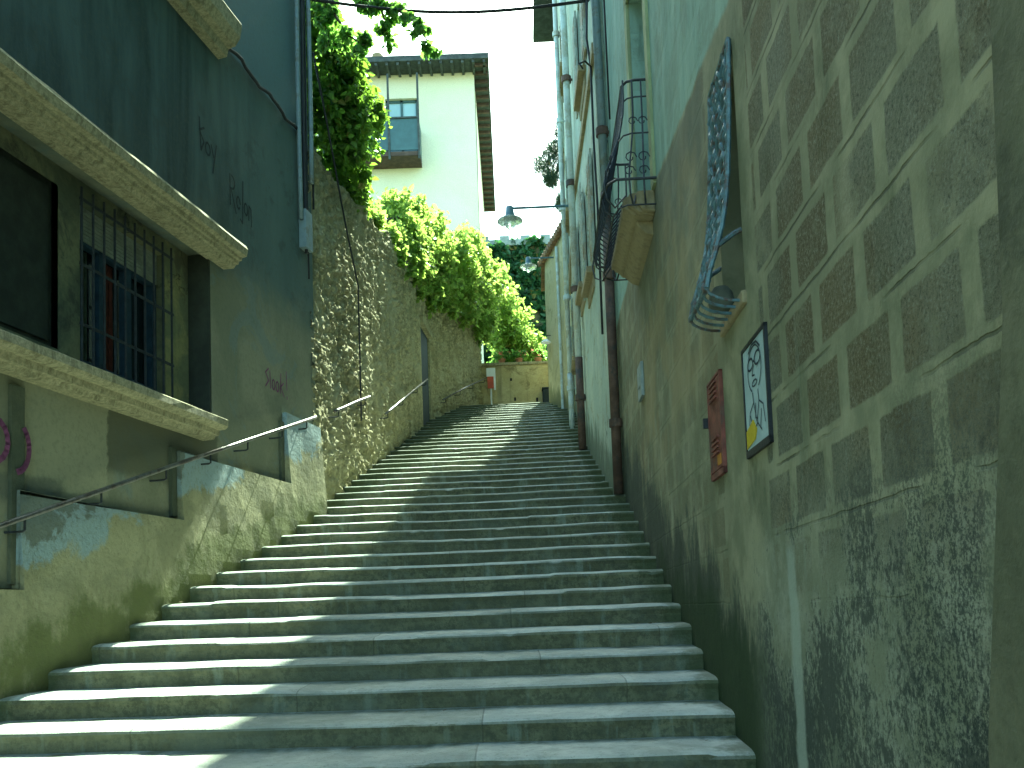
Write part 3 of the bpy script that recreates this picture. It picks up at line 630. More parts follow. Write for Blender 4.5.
for (y, f) in ring:
    pts = []
    for z, o in P:
        ex = o - .22; yy = y
        if y == YA: yy = y - ex * (1 if f < 1 else .7)
        if y == YB: yy = y + ex
        pts.append(RW(yy, z, .22 * f + ex * (1 if f == 1 else f * .6)))
    mb.tube(pts, .0085, 5)
    for kk, rr in ((2, .045), (4, .055), (5, .05)):
        c = pts[kk] * .6 + pts[kk + 1] * .4
        dirv = Vector((0, 1, 0)) if f == 1 else Vector((1, 0, 0))
        mb.tube([c + (dirv * math.cos(a_ * .8) + Vector((0, 0, 1)) * math.sin(a_ * .8)) * rr * (1 - a_ * .08) for a_ in range(9)], .0055, 4)
for zi in (0, 1, 3, 6, 8):
    z, o = P[zi]; ex = o - .22
    mb.tube([RW(YA - ex, z, 0), RW(YA - ex, z, .12 + ex), RW(YA - ex * .7 + .02, z, .185 + ex), RW(YA + .08, z, .22 + ex), RW(YB - .08, z, .22 + ex), RW(YB + ex * .7 - .02, z, .185 + ex), RW(YB + ex, z, .12 + ex), RW(YB + ex, z, 0)], .012 if zi in (0, 6) else .007, 6)
mb.build('railing', m_iron, balo)
mb = MB(); cellback(mb, RW, 7.15, 8.3, 5.06, 7.6, -.2); 
for y in (7.15, 7.7, 8.24): slab(mb, RW, y, y + .06, 5.06, 7.6, -.2, -.15)
mb.build('balcony_door', m_darkshut, rb)
mb = MB()
for a, b, c, d in ((6.98, 7.15, 5.09, 7.7), (8.3, 8.47, 5.09, 7.7), (6.98, 8.47, 7.6, 7.8)): slab(mb, RW, a, b, c, d, -.01, .025)
mb.build('door_surround', simple('olive_render_band', (.3, .34, .18), .9, .15, 4, .004), rb)

# things hung on it
def frame_box(W, y0, y1, z0, z1, o, t, name, mat, parent): mb = MB(); slab(mb, W, y0, y1, z0, z1, o, o + t); return mb.build(name, mat, parent)
po = empty('framed_poster', RW(4.08, 2.3), 'narrow framed poster of a line-drawn face with glasses, yellow patch below', 'poster')
y0, y1, z0, z1 = 3.86, 4.32, 2.31, 2.86
mb = MB()
for a, b, c, d in ((y0, y0 + .018, z0, z1), (y1 - .018, y1, z0, z1), (y0, y1, z0, z0 + .035), (y0, y1, z1 - .018, z1)): slab(mb, RW, a, b, c, d, 0, .017)
mb.build('frame', m_frame, po)
frame_box(RW, y0 + .02, y1 - .02, z0 + .03, z1 - .02, .0, .012, 'sheet', m_paper, po)
mb = MB()
def ink(ln, rad=.0045):
    pts = [RW(y1 - (y1 - y0) * a, z0 + (z1 - z0) * b, .0145) for a, b in ln]
    for q0, q1 in zip(pts[:-1], pts[1:]):
        t = (q1 - q0).normalized(); s = t.cross(Vector((1, 0, 0))).normalized() * rad
        mb.add([q0 - s - t * rad * .5, q0 + s - t * rad * .5, q1 + s + t * rad * .5, q1 - s + t * rad * .5], [(0, 1, 2, 3)])
ink(arc(.52, .72, .28, .2, -60, 240, 20)); ink(arc(.66, .79, .12, .055, 0, 360, 14), .006); ink(arc(.36, .79, .11, .05, 0, 360, 14), .006); ink([(.47, .79), (.54, .79)], .006)
ink([(.5, .76), (.42, .68), (.52, .665)]); ink(arc(.5, .6, .1, .025, 0, 360, 10)); ink([(.3, .9), (.45, .95), (.65, .93), (.78, .86)], .006)
ink([(.4, .53), (.42, .44), (.25, .38), (.2, .26)]); ink([(.62, .52), (.64, .42), (.8, .36), (.85, .2)]); ink([(.42, .44), (.52, .25), (.64, .42)]); ink([(.5, .42), (.47, .3), (.56, .28)]); ink([(.26, .35), (.36, .2), (.55, .24), (.7, .16)])
ink([(.3, .3), (.42, .16)]); ink([(.72, .33), (.66, .2)])
mb.build('drawing', m_ink, po, normals=False)
mb = MB(); pts = [(.05, .08), (.42, .12), (.5, .2), (.36, .3), (.22, .27), (.05, .24)]
mb.prism([RW(y1 - (y1 - y0) * a, z0 + (z1 - z0) * b, .0125) for a, b in pts], (-.0035, 0, 0)); mb.build('yellow_patch', m_yellow, po)
hb = empty('meter_cabinet_door', RW(5.040, 2.35), 'faded red louvred metal cabinet door in the right wall', 'cabinet door')
mb = MB(); slab(mb, RW, 4.870, 5.200, 2.37, 2.90, .0, .02); mb.build('door', m_redmetal, hb, bevel=.004)
mb = MB()
for a, b, c, d in ((4.850, 4.870, 2.33, 2.92), (5.200, 5.220, 2.33, 2.92), (4.850, 5.220, 2.33, 2.365), (4.850, 5.220, 2.905, 2.92)): slab(mb, RW, a, b, c, d, -.01, .022)
mb.build('frame', m_redmetal, hb)
for zc in (2.78, 2.46):
    mb = MB()
    for i in range(4): slab(mb, RW, 4.940, 5.130, zc + i * .03, zc + i * .03 + .012, .02, .032)
    mb.build('louvre', m_redmetal, hb)
mb = MB(); slab(mb, RW, 4.900, 5.000, 2.39, 2.45, .0205, .0225); mb.build('sticker', m_orange, hb)
mb = MB(); slab(mb, RW, 5.225, 5.250, 2.66, 2.72, .0, .05); mb.build('latch', m_frame, hb)
mb = MB(); slab(mb, RW, 8.42, 8.72, 3.66, 4.0, 0, .03); mb.box(RW(8.57, 3.83, .033), (.01, .16, .12))
tag(mb.build('wall_plaque', m_plaque, bevel=.004), 'small grey plaque high on the mossy right wall beside the rusty pipe', 'plaque')

# ------------------------------------------------------------------ pale tall house beyond
b2 = empty('pale_tall_house', B2(14, 0), 'tall pale green-cream house with small windows beyond the block house', 'house')
opens = []
for y in (12.4, 16.9, 20.2):
    for z in (6.55, 9.6, 12.6): opens.append((y, y + .9, z, z + 1.55, .22))
opens.append((13.9, 14.7, 6.9, 8.2, .22))
mb = MB(); facade(mb, B2, (11.02, 15.5, 25.4), (2.0, 18.9), opens, .5); mb.build('wall', m_b2, b2)
mb = MB(); mb.add([(1.34 + 1.1, 11.03, 2.), (9, 11.03, 2.), (9, 25.4, 2.), (2.86, 25.4, 2.), (1.34 + 1.1, 11.03, 18.9), (9, 11.03, 18.9), (9, 25.4, 18.9), (2.86, 25.4, 18.9)], [(0, 1, 5, 4), (1, 2, 6, 5), (2, 3, 7, 6), (3, 0, 4, 7), (4, 5, 6, 7)])
mb.build('rear_wall', m_b2, b2)
mb = MB(); mb.hexa([(1.0, 11, 18.9), (9.5, 11, 18.9), (9.5, 25.5, 18.9), (1.2, 25.5, 18.9), (1.0, 11, 19.05), (9.5, 11, 19.05), (9.5, 25.5, 19.05), (1.2, 25.5, 19.05)]); mb.build('roof', m_eave, b2)
for o in opens:
    a, b, c, d = o[:4]
    mb = MB()
    for q in ((a, a + .06, c, d), (b - .06, b, c, d), (a, b, d - .06, d), (a, b, c, c + .06), ((a + b) / 2 - .03, (a + b) / 2 + .03, c, d)): slab(mb, B2, *q, -.2, -.13)
    fr = mb.build('window', m_louvre, b2)
    mb = MB(); cellback(mb, B2, a, b, c, d, -.18); mb.build('pane', m_glass, fr)
    mb = MB(); slab(mb, B2, a - .08, b + .08, c - .10, c - .002, -.1, .12); slab(mb, B2, a - .02, b + .02, c - .3, c - .10, -.03, .03); mb.build('sill', m_ochrest, fr, bevel=.01)
    for s in (a - .47, b + .02):
        mb = MB()
        slab(mb, B2, s, s + .45, c, d, .02, .05)
        for i in range(22): slab(mb, B2, s + .05, s + .4, c + .06 + i * .066, c + .1 + i * .066, .05, .062)
        mb.build('shutter', m_louvre, fr)
# string course
mb = MB(); slab(mb, B2, 11.02, 15.4, 8.9, 9.05, 0, .05); slab(mb, B2, 15.5, 21.7, 8.9, 9.05, 0, .05); mb.build('string_course', m_ochrest, b2)

# low ochre house at the top right
b3 = empty('ochre_house', (1.6, 21, 6), 'low ochre plaster house with tiled eaves near the top of the steps', 'house')
poly = [Vector((1.66, 19.7, 4.5)), Vector((1.13, 22.3, 4.5)), Vector((1.2, 24.2, 4.5)), Vector((3.5, 24.2, 4.5)), Vector((3.5, 19.7, 4.5))]
mb = MB(); mb.prism(poly, (0, 0, 6.2)); mb.build('wall', m_b3, b3)
mb = MB(); a, b = Vector((1.62, 19.6, 10.7)), Vector((1.08, 22.4, 10.7)); dn = (b - a).normalized(); nrm = Vector((-dn.y, dn.x, 0))
for i in range(17):
    q = a + (b - a) * (i / 16); mb.tube([q + nrm * .12 + Vector((0, 0, -.03)), q - nrm * 1.5 + Vector((0, 0, .5))], .07, 8)
mb.prism([Vector((1.6, 19.6, 10.69)), Vector((1.04, 22.4, 10.69)), Vector((1.1, 24.4, 10.69)), Vector((3.6, 24.4, 10.69)), Vector((3.6, 19.6, 10.69))], (0, 0, .07)); mb.build('roof', m_tile, b3)
mb = MB(); mb.tube([(1.36, 20.9, 10.5), (1.36, 20.9, 5.2)], .035, 8); mb.build('downpipe', m_pvc, b3)

# drainpipes
def pipe(name, x, y, z0, zc, z1, rad, m_lo, m_hi, label, lean=0.):
    t = empty(name, (x, y, z0), label, 'drainpipe')
    mb = MB(); mb.tube([(x, y, z0), (x, y, zc)], rad * 1.12, 12); mb.build('lower_pipe', m_lo, t, smooth=True)
    mb = MB(); mb.tube([(x, y, zc), (x + lean * .5, y, (zc + z1) / 2), (x + lean, y, z1)], rad, 12); mb.build('upper_pipe', m_hi, t, smooth=True)
    z = z0 + .9
    while z < z1:
        mb = MB(); mb.lathe((x + lean * max(0, (z - zc) / (z1 - zc)), y, z), [(rad * 1.1, -.05), (rad * 1.5, -.05), (rad * 1.5, .05), (rad * 1.1, .05)], 12); mb.box((x + .07, y, z), (.1, .03, .03)); mb.build('bracket', m_lo, t); z += 1.9
    return t
pipe('drainpipe', 1.36, 10.82, 3.0, 6.9, 15.0, .055, m_rust, m_zinc, 'rusty cast-iron drainpipe with grey upper length at the house joint', -.06)
pipe('drainpipe', 1.27, 14.75, 4.3, 5.9, 18.9, .06, m_rust, m_pvc, 'pale grey drainpipe with rusty foot on the pale house', -.04)
pipe('drainpipe', 1.32, 17.6, 5.2, 6.4, 18.9, .05, m_pvc, m_pvc, 'thin pale drainpipe farthest up the pale house', 0)

# ------------------------------------------------------------------ rubble wall
sw = empty('rubble_stone_wall', (-2.3, 14, 4), 'rough rubble stone retaining wall lit by raking sun, vines over its top', 'wall')
def wall2(s):   # path parameter in metres along the wall from y=10.9
    P = [SW(10.95, 0), SW(20.25, 0), Vector((-.72, 25.35, 0))]
    for a, b in zip(P[:-1], P[1:]):
        L = (b - a).length
        if s <= L: d = (b - a) / L; return a + d * s, Vector((d.y, -d.x, 0))
        s -= L
    d = (P[-1] - P[-2]).normalized(); return P[-1] + d * s, Vector((d.y, -d.x, 0))
TOT = sum((b - a).length for a, b in zip([SW(10.95, 0), SW(20.25, 0)], [SW(20.25, 0), Vector((-.72, 25.35, 0))]))
def wtop(s): return 7.75 + .55 * min(1, s / 3) + .7 * min(1, max(0, (s - 3) / 3.5)) + 1.0 * min(1, max(0, (s - 8.8) / 4.5)) + .25 * mnoise.noise(Vector((s * 1.1, 0, 3)))
DOOR = (7.95, 9.1, 6.0, 8.05)
def disp(s, z):
    v = Vector((s * 1.0, z * 1.15, 2.))
    v2 = v + Vector((mnoise.noise(v * 2.3), mnoise.noise(v * 2.3 + Vector((5, 5, 5))), 0)) * .12
    d, _ = mnoise.voronoi(v2 * 5.6); e = min(1, (d[1] - d[0]) / .34); e = e * e * (3 - 2 * e)
    d3, _ = mnoise.voronoi(v2 * 10.5 + Vector((3, 1, 0))); e3 = min(1, (d3[1] - d3[0]) / .35)
    rough = .55 + .45 * mnoise.noise(v * .7)
    o = .06 * e * rough + .028 * e3 + .04 * mnoise.noise(v * 1.4) + .03 * mnoise.noise(v * 6) + .018 * mnoise.noise(v * 17) + .03 * mnoise.noise(Vector((s * 5, z * 1.1, 4.)))
    ds = max(DOOR[0] - s, s - DOOR[1], (z - DOOR[3]) * .8, 0)
    f = min(1, ds / .3); return o * f + .05 * (1 - f)
ns, nz = 520, 210
vs = []; okv = []
for i in range(ns + 1):
    s = TOT * i / ns; q, nn = wall2(s); base = 2.4 + .30 * s; top = wtop(s)
    sm = 1.
    for j in range(nz + 1):
        z = base + (top - base) * j / nz
        o = disp(s, z); 
        if j == nz: o -= .05
        vs.append((q.x + nn.x * o, q.y + nn.y * o, z)); okv.append((s, z))
fs = []
for i in range(ns):
    for j in range(nz):
        a = i * (nz + 1) + j; s, z = okv[a]
        if DOOR[0] < s < DOOR[1] and z < DOOR[3]: continue
        fs.append((a, a + nz + 1, a + nz + 2, a + 1))
mb = MB(); mb.add(vs, fs)
# top cap and back
for i in range(ns):
    s = TOT * i / ns; q, nn = wall2(s); q2, n2 = wall2(TOT * (i + 1) / ns); t0, t1 = wtop(s), wtop(TOT * (i + 1) / ns)
    k0 = i * (nz + 1) + nz; k = len(mb.v)
    mb.v += [tuple(q - nn * .6 + Vector((0, 0, t0))), tuple(q2 - n2 * .6 + Vector((0, 0, t1))), tuple(q - nn * .6 + Vector((0, 0, 2))), tuple(q2 - n2 * .6 + Vector((0, 0, 2)))]
    mb.f += [(k0, k0 + nz + 1, k + 1, k), (k, k + 1, k + 3, k + 2)]
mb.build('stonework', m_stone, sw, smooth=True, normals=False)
q0, nn0 = wall2(DOOR[0]); q1, nn1 = wall2(DOOR[1])
mb = MB()
pa = [q0 + nn0 * .12, q1 + nn1 * .12, q1 - nn1 * .3, q0 - nn0 * .3]
mb.hexa([Vector((v.x, v.y, 8.03)) for v in pa] + [Vector((v.x, v.y, 8.2)) for v in pa])
mb.hexa([Vector((v.x, v.y, 4.5)) for v in (q1 + nn1 * .04, q1 + nn1 * .04 + (q1 - q0).normalized() * .12, q1 - nn1 * .3 + (q1 - q0).normalized() * .12, q1 - nn1 * .3)] + [Vector((v.x, v.y, 8.03)) for v in (q1 + nn1 * .04, q1 + nn1 * .04 + (q1 - q0).normalized() * .12, q1 - nn1 * .3 + (q1 - q0).normalized() * .12, q1 - nn1 * .3)])
mb.build('door_surround', m_stone, sw)
mb = MB(); pa = [q0 - nn0 * .0, q1 - nn1 * .0, q1 - nn1 * .08, q0 - nn0 * .08]
mb.hexa([Vector((v.x, v.y, 4.8)) for v in pa] + [Vector((v.x, v.y, 8.03)) for v in pa])
mb.build('door', m_doorblue, sw)

# ------------------------------------------------------------------ hand rails
def handrail(label, pts, feet, W, rad=.02, reach=.1):
    t = empty('handrail', pts[0], label, 'handrail', 'handrails along the left side')
    mb = MB(); mb.tube(pts, rad, 10); mb.build('rail', m_rail, t, smooth=True)
    for f in feet:
        q = Vector(pts[0]).lerp(Vector(pts[-1]), f); mb = MB()
        n = W(10, 0, 1) - W(10, 0, 0)
        mb.tube([q, q - Vector((0, 0, .09)), q - Vector((0, 0, .1)) - n * .02, q - Vector((0, 0, .1)) - n * (reach + .12)], .009, 6); mb.build('bracket', m_iron, t)
def line(W, y0, z0, y1, z1, o): return [W(y0 + (y1 - y0) * i / 8, z0 + (z1 - z0) * i / 8 - .004 * math.sin(i), o) for i in range(9)]
handrail('longest iron handrail, on the plastered house wall in front', line(LW, 4.2, 1.72, 10.7, 4.08, .16), (.27, .39, .52, .63, .74, .86, .96), LW)
handrail('short lit handrail on the stone wall just past the house corner', line(SW, 11.5, 4.34, 13.5, 5.03, .17), (.1, .85), SW)
handrail('middle lit handrail on the stone wall below the blue door', line(SW, 14.6, 5.0, 18.9, 6.75, .17), (.04, .35, .7, .95), SW)
W3 = lambda y, z, o=0.: Vector((-1.8 + (y - 20.2) * .212 + o * .98, y - o * .2, z))
handrail('farthest handrail, on the angled wall past the blue door', [W3(20.6, 6.69, .19), W3(22.8, 7.55, .19), W3(25.1, 8.4, .19)], (.05, .35, .65, .95), W3)

# cables and pipes on the left corner
t = empty('cable_bundle', LW(10.8, 6.4, .05), 'vertical pipes and black cables on the left house corner', 'cable bundle')
for i, (y, o, rr, m, zb) in enumerate(((10.62, .05, .028, m_zinc, 6.6), (10.74, .06, .022, m_cable, 6.2), (10.83, .05, .012, m_cable, 5.9), (10.92, .07, .03, m_zinc, 7.2), (11.0, .05, .014, m_cable, 6.9))):
    mb = MB(); mb.tube([LW(y + .015 * math.sin(z * 1.3 + i), z, o) for z in [zb + (11.6 - zb) * k / 10 for k in range(11)]], rr, 8); mb.build('pipe' if m is m_zinc else 'cable', m, t, smooth=True)
mb = MB(); slab(mb, LW, 10.66, 10.86, 6.25, 6.75, .0, .1); mb.build('junction_box', m_zinc, t, bevel=.01)
mb = MB(); mb.tube([LW(7.5 + 3.2 * i / 30, 7.74 + .03 * math.sin(i * .9) , .04 + .01 * math.sin(i * 2.1)) for i in range(31)], .02, 6)
tag(mb.build('cable', m_cable, smooth=True), 'black cable sagging along the seam of the dark left wall', 'cable')
q = [SW(10.95 + .3 * i, 9.0 - .34 * i + .04 * math.sin(i), .14) for i in range(8)]; mb = MB(); mb.tube(q + [q[-1] + Vector((0, 0, -1.2)), q[-1] + Vector((0, 0, -2.1))], .014, 6)
tag(mb.build('cable', m_cable, smooth=True), 'thin cable running down the near end of the rubble wall', 'cable')
mb = MB(); A, Bp = Vector((-2.45, 10.9, 9.72)), Vector((1.33, 11.3, 9.85))
for dz, y in ((0, 0), (.09, .15)):
    mb.tube([A.lerp(Bp, i / 20) + Vector((0, y, dz - .18 * math.sin(math.pi * i / 20))) for i in range(21)], .014, 6)
tag(mb.build('overhead_cable', m_cable, smooth=True), 'black overhead cables strung across the lane between the houses', 'cable')
mb = MB(); mb.tube([(1.3, 11.2, 11.2), (1.31, 11.25, 10.3), (1.26, 11.3, 9.3), (1.3, 11.3, 8.9), (1.29, 11.25, 7.8), (1.31, 11.3, 6.9), (1.3, 11.3, 5.2)], .016, 6); mb.tube([(1.3, 11.3, 8.9), (1.2, 11.1, 8.85), (1.12, 11.0, 8.75), (1.16, 11.0, 8.68)], .012, 6)
tag(mb.build('cable', m_cable, smooth=True), 'black cable looping down the near edge of the pale house', 'cable')
mb = MB(); mb.tube([RW(10.3, 11, .03), RW(10.2, 9.2, .05), RW(10.35, 7.6, .03)], .012, 6)
tag(mb.build('cable', m_cable, smooth=True), 'thin black cable beside the top of the rusty drainpipe', 'cable')

# ------------------------------------------------------------------ lamps
def wall_lamp(x, y, z, xw, label, s=1.):
    t = empty('street_lamp', (xw, y, z + .2 * s), label, 'street lamp', 'lamps on arms over the steps')
    mb = MB(); mb.tube([(x, y, z + .18 * s), (xw + .05, y, z + .19 * s)], .026 * s, 8); mb.box((xw + .02, y, z + .19 * s), (.03, .12, .3)); mb.build('arm', m_lampmetal, t)
    mb = MB(); mb.lathe((x, y, z), [(.0, .22 * s), (.07 * s, .21 * s), (.09 * s, .06 * s), (.12 * s, .0)], 20); mb.build('lamp_head', m_lampmetal, t, smooth=True)
    mb = MB(); mb.lathe((x, y, z), [(.11 * s, .005), (.24 * s, -.06 * s), (.25 * s, -.085 * s), (.22 * s, -.11 * s), (.12 * s, -.15 * s)], 24); mb.build('lamp_shade', m_lampglass, t, smooth=True)
    mb = MB(); mb.lathe((x, y, z), [(.09 * s, .0), (.11 * s, -.1 * s), (.09 * s, -.19 * s), (.04 * s, -.235 * s), (0, -.24 * s)], 18); mb.build('bulb_glass', m_lampglass, t, smooth=True)
wall_lamp(.19, 16.4, 9.2, B2(16.4, 0).x, 'glass-shaded lamp on a long arm against the white sky')
wall_lamp(.67, 21.4, 10.28, B2(21.4, 0).x, 'smaller farther lamp in front of the dark ivy', .85)
t = empty('wall_light', (1.2, 21.9, 8.5), 'tiny white wall light on the ochre house corner', 'wall light')
mb = MB(); mb.lathe((1.06, 21.95, 8.42), [(0, .1), (.05, .09), (.14, 0), (.0, -.02)], 14); mb.build('lamp_shade', m_white, t)
mb = MB(); mb.tube([(1.06, 21.95, 8.5), (1.1, 21.97, 8.62), (1.25, 22.0, 8.62)], .012, 6); mb.build('arm', m_iron, t)

# ------------------------------------------------------------------ end of the lane
ew = empty('end_wall', (.4, 25.4, 7), 'low ochre rendered wall with pots closing the top of the steps', 'wall')
mb = MB(); mb.bx(-1.6, 3.4, 25.3, 25.7, 6.4, 8.82); mb.build('wall', m_endwall, ew)
mb = MB(); mb.bx(-1.65, 3.45, 25.24, 25.76, 8.82, 8.9); mb.build('coping', m_stonetrim, ew, bevel=.01)
mb = MB(); [mb.bx(a, a + .06, 25.285, 25.297, z, z + h) for a, z, h in ((-.02, 7.35, .16), (.22, 7.75, .1), (.87, 7.7, .12), (.12, 8.35, .08))]; mb.build('weep_hole', m_interior, ew)
def leaves(name, n, blobs, size, m, parent=None, seed=1, up=.5, hang=0., lit=None):
    rng = np.random.default_rng(seed); mbx = MB(); vol = np.array([max(.05, b[3] * b[4] + b[4] * b[5] + b[3] * b[5]) for b in blobs]); vol /= vol.sum()
    for bi, b in enumerate(blobs):
        k = int(n * vol[bi]); 
        # clumps inside the blob
        nc = max(4, k // 28); cs = rng.normal(size=(nc, 3)); cs /= np.linalg.norm(cs, axis=1)[:, None]; cs *= (rng.random(nc) ** .35)[:, None]
        for i in range(k):
            c = cs[rng.integers(nc)] + rng.normal(size=3) * .13
            P = Vector((b[0] + c[0] * b[3], b[1] + c[1] * b[4], b[2] + c[2] * b[5]))
            s = size * (.6 + .8 * rng.random())
            nrm = Vector(rng.normal(size=3) + np.array([0, -.1, up * 1.5])).normalized(); t = nrm.orthogonal().normalized()
            t = (Matrix.Rotation(rng.random() * 6.28, 3, nrm) @ t + Vector((0, 0, -hang))).normalized(); bt = nrm.cross(t).normalized()
            fold = nrm * s * .12
            mbx.add([P, P + t * s * .35 + bt * s * .34 + fold, P + t * s * .75 + bt * s * .26 + fold, P + t * s * 1.05, P + t * s * .75 - bt * s * .26 + fold, P + t * s * .35 - bt * s * .34 + fold],
                    [(0, 1, 2, 3), (0, 3, 4, 5)])
    return mbx.build(name, m, parent, normals=False)
def pot(x, y, z, label, seed, flower=True):
    t = empty('potted_plant', (x, y, z), label, 'potted plant', 'pots along the end wall')
    mb = MB(); mb.lathe((x, y, z), [(0, 0), (.07, 0), (.10, .13), (.115, .13), (.115, .17), (.1, .17), (.09, .14), (0, .13)], 16); mb.build('pot', m_pot, t)
    leaves('foliage', 160, [(x, y, z + .3, .24, .2, .16)], .09, m_fig, t, seed)
    if flower: leaves('flowers', 26, [(x, y, z + .34, .22, .2, .14)], .06, m_flower, t, seed + 1)
pot(-.1, 25.5, 8.9, 'leftmost terracotta pot on the end wall', 11); pot(.42, 25.5, 8.9, 'middle terracotta pot with pale blooms on the end wall', 12); pot(.98, 25.5, 8.9, 'rightmost terracotta pot on the end wall', 13)
sg = empty('notice_board', (-.3, 25.1, 7.2), 'small white and red notice on a post at the top left of the steps', 'sign')
mb = MB(); mb.bx(-.56, -.3, 24.9, 24.93, 8.4, 8.65); mb.build('white_panel', m_white, sg)
mb = MB(); mb.bx(-.54, -.36, 24.9, 24.93, 8.05, 8.397); mb.build('red_panel', m_redpaint, sg)
mb = MB(); mb.tube([(-.44, 24.95, 7.0), (-.44, 24.95, 8.05)], .025, 8); mb.bx(-.355, -.3, 24.9, 24.93, 8.0, 8.397); mb.build('post', m_white, sg)
bn = empty('wall_box', (1.15, 24.9, 7.6), 'dark box hung at the right end of the ochre end wall', 'letter box')
mb = MB(); mb.bx(1.06, 1.3, 24.95, 25.28, 7.55, 8.0); mb.build('body', m_bin, bn, bevel=.03)
mb = MB(); mb.bx(1.04, 1.32, 24.93, 25.29, 8.0, 8.04); mb.build('lid', m_bin, bn, bevel=.01)

# ------------------------------------------------------------------ white house behind
wh = empty('cream_house', (-4, 40, 8), 'tall cream rendered house with dark wide eaves and balcony behind the vines', 'house')
mb = MB()
X0, X1, Y0, Y1, ZT = -9.5, -.85, 34, 46, 23.5
holes = [(-4.5, -3.2, 19.9, 22.5), (-4.5, -3.25, 15.8, 18.05)]
W5 = lambda y, z, o=0.: Vector((y, 34 - o, z))
facade(mb, W5, (X0, X1), (8, ZT), [h + (.25,) for h in holes], .4)
mb.add([(X1, 34, 8), (X1, Y1, 8), (X1, Y1, ZT), (X1, 34, ZT), (X0, 34, 8), (X0, Y1, 8), (X0, Y1, ZT), (X0, 34, ZT)], [(0, 1, 2, 3), (4, 7, 6, 5), (1, 5, 6, 2)])
mb.build('wall', m_house, wh)
mb = MB(); mb.bx(X0 - .5, X1 + .62, 33.1, Y1 + .5, ZT, ZT + .22); rf = mb.build('roof', m_eave, wh)
for i in range(22): x = X0 + i * .43; mb = MB(); mb.bx(x, x + .1, 33.15, 33.98, ZT - .12, ZT - .002); mb.build('rafter', m_eave, rf)
for i in range(24): y = 33.4 + i * .55; mb = MB(); mb.bx(X1 + .01, X1 + .55, y, y + .1, ZT - .12, ZT - .002); mb.build('rafter', m_eavebr, rf)
mb = MB(); mb.bx(-5.3, -4.85, 36, 36.5, ZT + .2, ZT + 1.9); mb.bx(-5.4, -4.75, 35.9, 36.6, ZT + 1.9, ZT + 2.05); mb.lathe((-5.08, 36.25, ZT + 2.05), [(.2, 0), (.24, .3), (.1, .4), (0, .4)], 12); mb.build('chimney', m_ochrest, rf)
for a, b, c, d in holes:
    mb = MB()
    for q in ((a, a + .08, c, d), (b - .08, b, c, d), (a, b, d - .09, d), (a, b, c, c + .08), ((a + b) / 2 - .05, (a + b) / 2 + .05, c, d)): slab(mb, W5, *q, -.22, -.14)
    fr = mb.build('window', m_panel, wh); mb = MB(); cellback(mb, W5, a, b, c, d, -.2); mb.build('pane', m_glassblind, fr)
mb = MB(); mb.bx(-5.6, -3.07, 33.0, 33.99, 19.55, 19.72); bl = mb.build('balcony', m_eavebr, wh)
mb = MB(); mb.bx(-5.6, -3.07, 33.0, 33.03, 19.78, 21.05); mb.bx(-3.1, -3.07, 33.03, 33.98, 19.78, 21.05); mb.build('balustrade_panel', m_panel, bl)
mb = MB()
for x in (-3.08, -4.25, -5.58): mb = MB(); mb.bx(x - .04, x + .04, 32.95, 33.0, 19.4, 22.9 if x > -5 else 21.2); mb.build('post', m_eave, bl)
mb = MB(); mb.bx(-5.6, -3.05, 32.955, 33.02, 21.055, 21.12); mb.build('handrail', m_eave, bl)

# ------------------------------------------------------------------ ivy wall far behind
iv = empty('ivy_covered_wall', (2, 34, 8), 'high retaining wall covered by dark ivy with grey parapet beyond the end wall', 'wall')
mb = MB(); mb.bx(-1.5, 6.5, 35, 35.6, 8, 16.6); mb.build('wall', m_corner, iv)
mb = MB(); mb.bx(-1.5, 6.5, 34.9, 35.7, 16.6, 16.85)
for i in range(9): mb.bx(-.9 + i * .85, -.5 + i * .85, 35.0, 35.5, 16.0, 17.05)
mb.build('parapet', m_plaque, iv)
rg = [(x, 34.9, z, .55, .3, .7) for x in np.arange(-.8, 3.4, .6) for z in np.arange(9, 16.4, .8)]
leaves('ivy_foliage', 20000, rg, .24, m_ivy, iv, 5, .2, .4)

# ------------------------------------------------------------------ vines and trees
def stem(pts, rad, parent, name='stem'): mb = MB(); mb.tube(pts, [rad * (1 - .7 * i / (len(pts) - 1)) for i in range(len(pts))], 8); return mb.build(name, m_bark, parent, smooth=True)
v1 = empty('climbing_vine', (-3.2, 12.6, 8.2), 'large dark vine mass beside the left house corner, sunlit at its edge', 'vine')
stem([(-3.3, 12.8, 8.2), (-3.1, 12.8, 9.4), (-2.8, 12.9, 10.2), (-2.6, 13, 11)], .08, v1, 'trunk')
leaves('foliage', 12000, [(-2.6, 12.7, 9.6, .55, .7, 1.0), (-2.75, 12.6, 10.6, .4, .6, .7), (-2.3, 13.0, 9.4, .4, .55, .75), (-2.4, 13.4, 8.75, .35, .6, .45), (-2.3, 12.9, 10.1, .35, .5, .55), (-2.05, 13.6, 9.6, .24, .45, .5), (-2.9, 12.2, 8.9, .4, .6, .8), (-2.65, 13.6, 8.5, .45, .9, .4)], .10, m_vine, v1, 2, .3, .5)
v2 = empty('climbing_vine', (-2.2, 17, 9), 'bright sunlit vine cascading over the middle of the rubble wall', 'vine')
stem([(-2.6, 17, 8.6), (-2.3, 17.2, 9.6), (-1.9, 17.8, 10)], .07, v2, 'trunk')
bl2 = [(-2.55, 14.4, 8.7, .33, .7, .26), (-2.5, 15.6, 8.8, .33, .7, .28), (-2.4, 16.8, 9.15, .42, .8, .42), (-2.2, 18.0, 9.8, .5, .8, .7), (-2.0, 19.2, 10.1, .55, .8, .85), (-1.7, 20.4, 10.35, .6, .8, .95), (-1.85, 18.6, 9.3, .32, 1.2, .5), (-1.5, 20.8, 9.6, .4, .8, .6)]
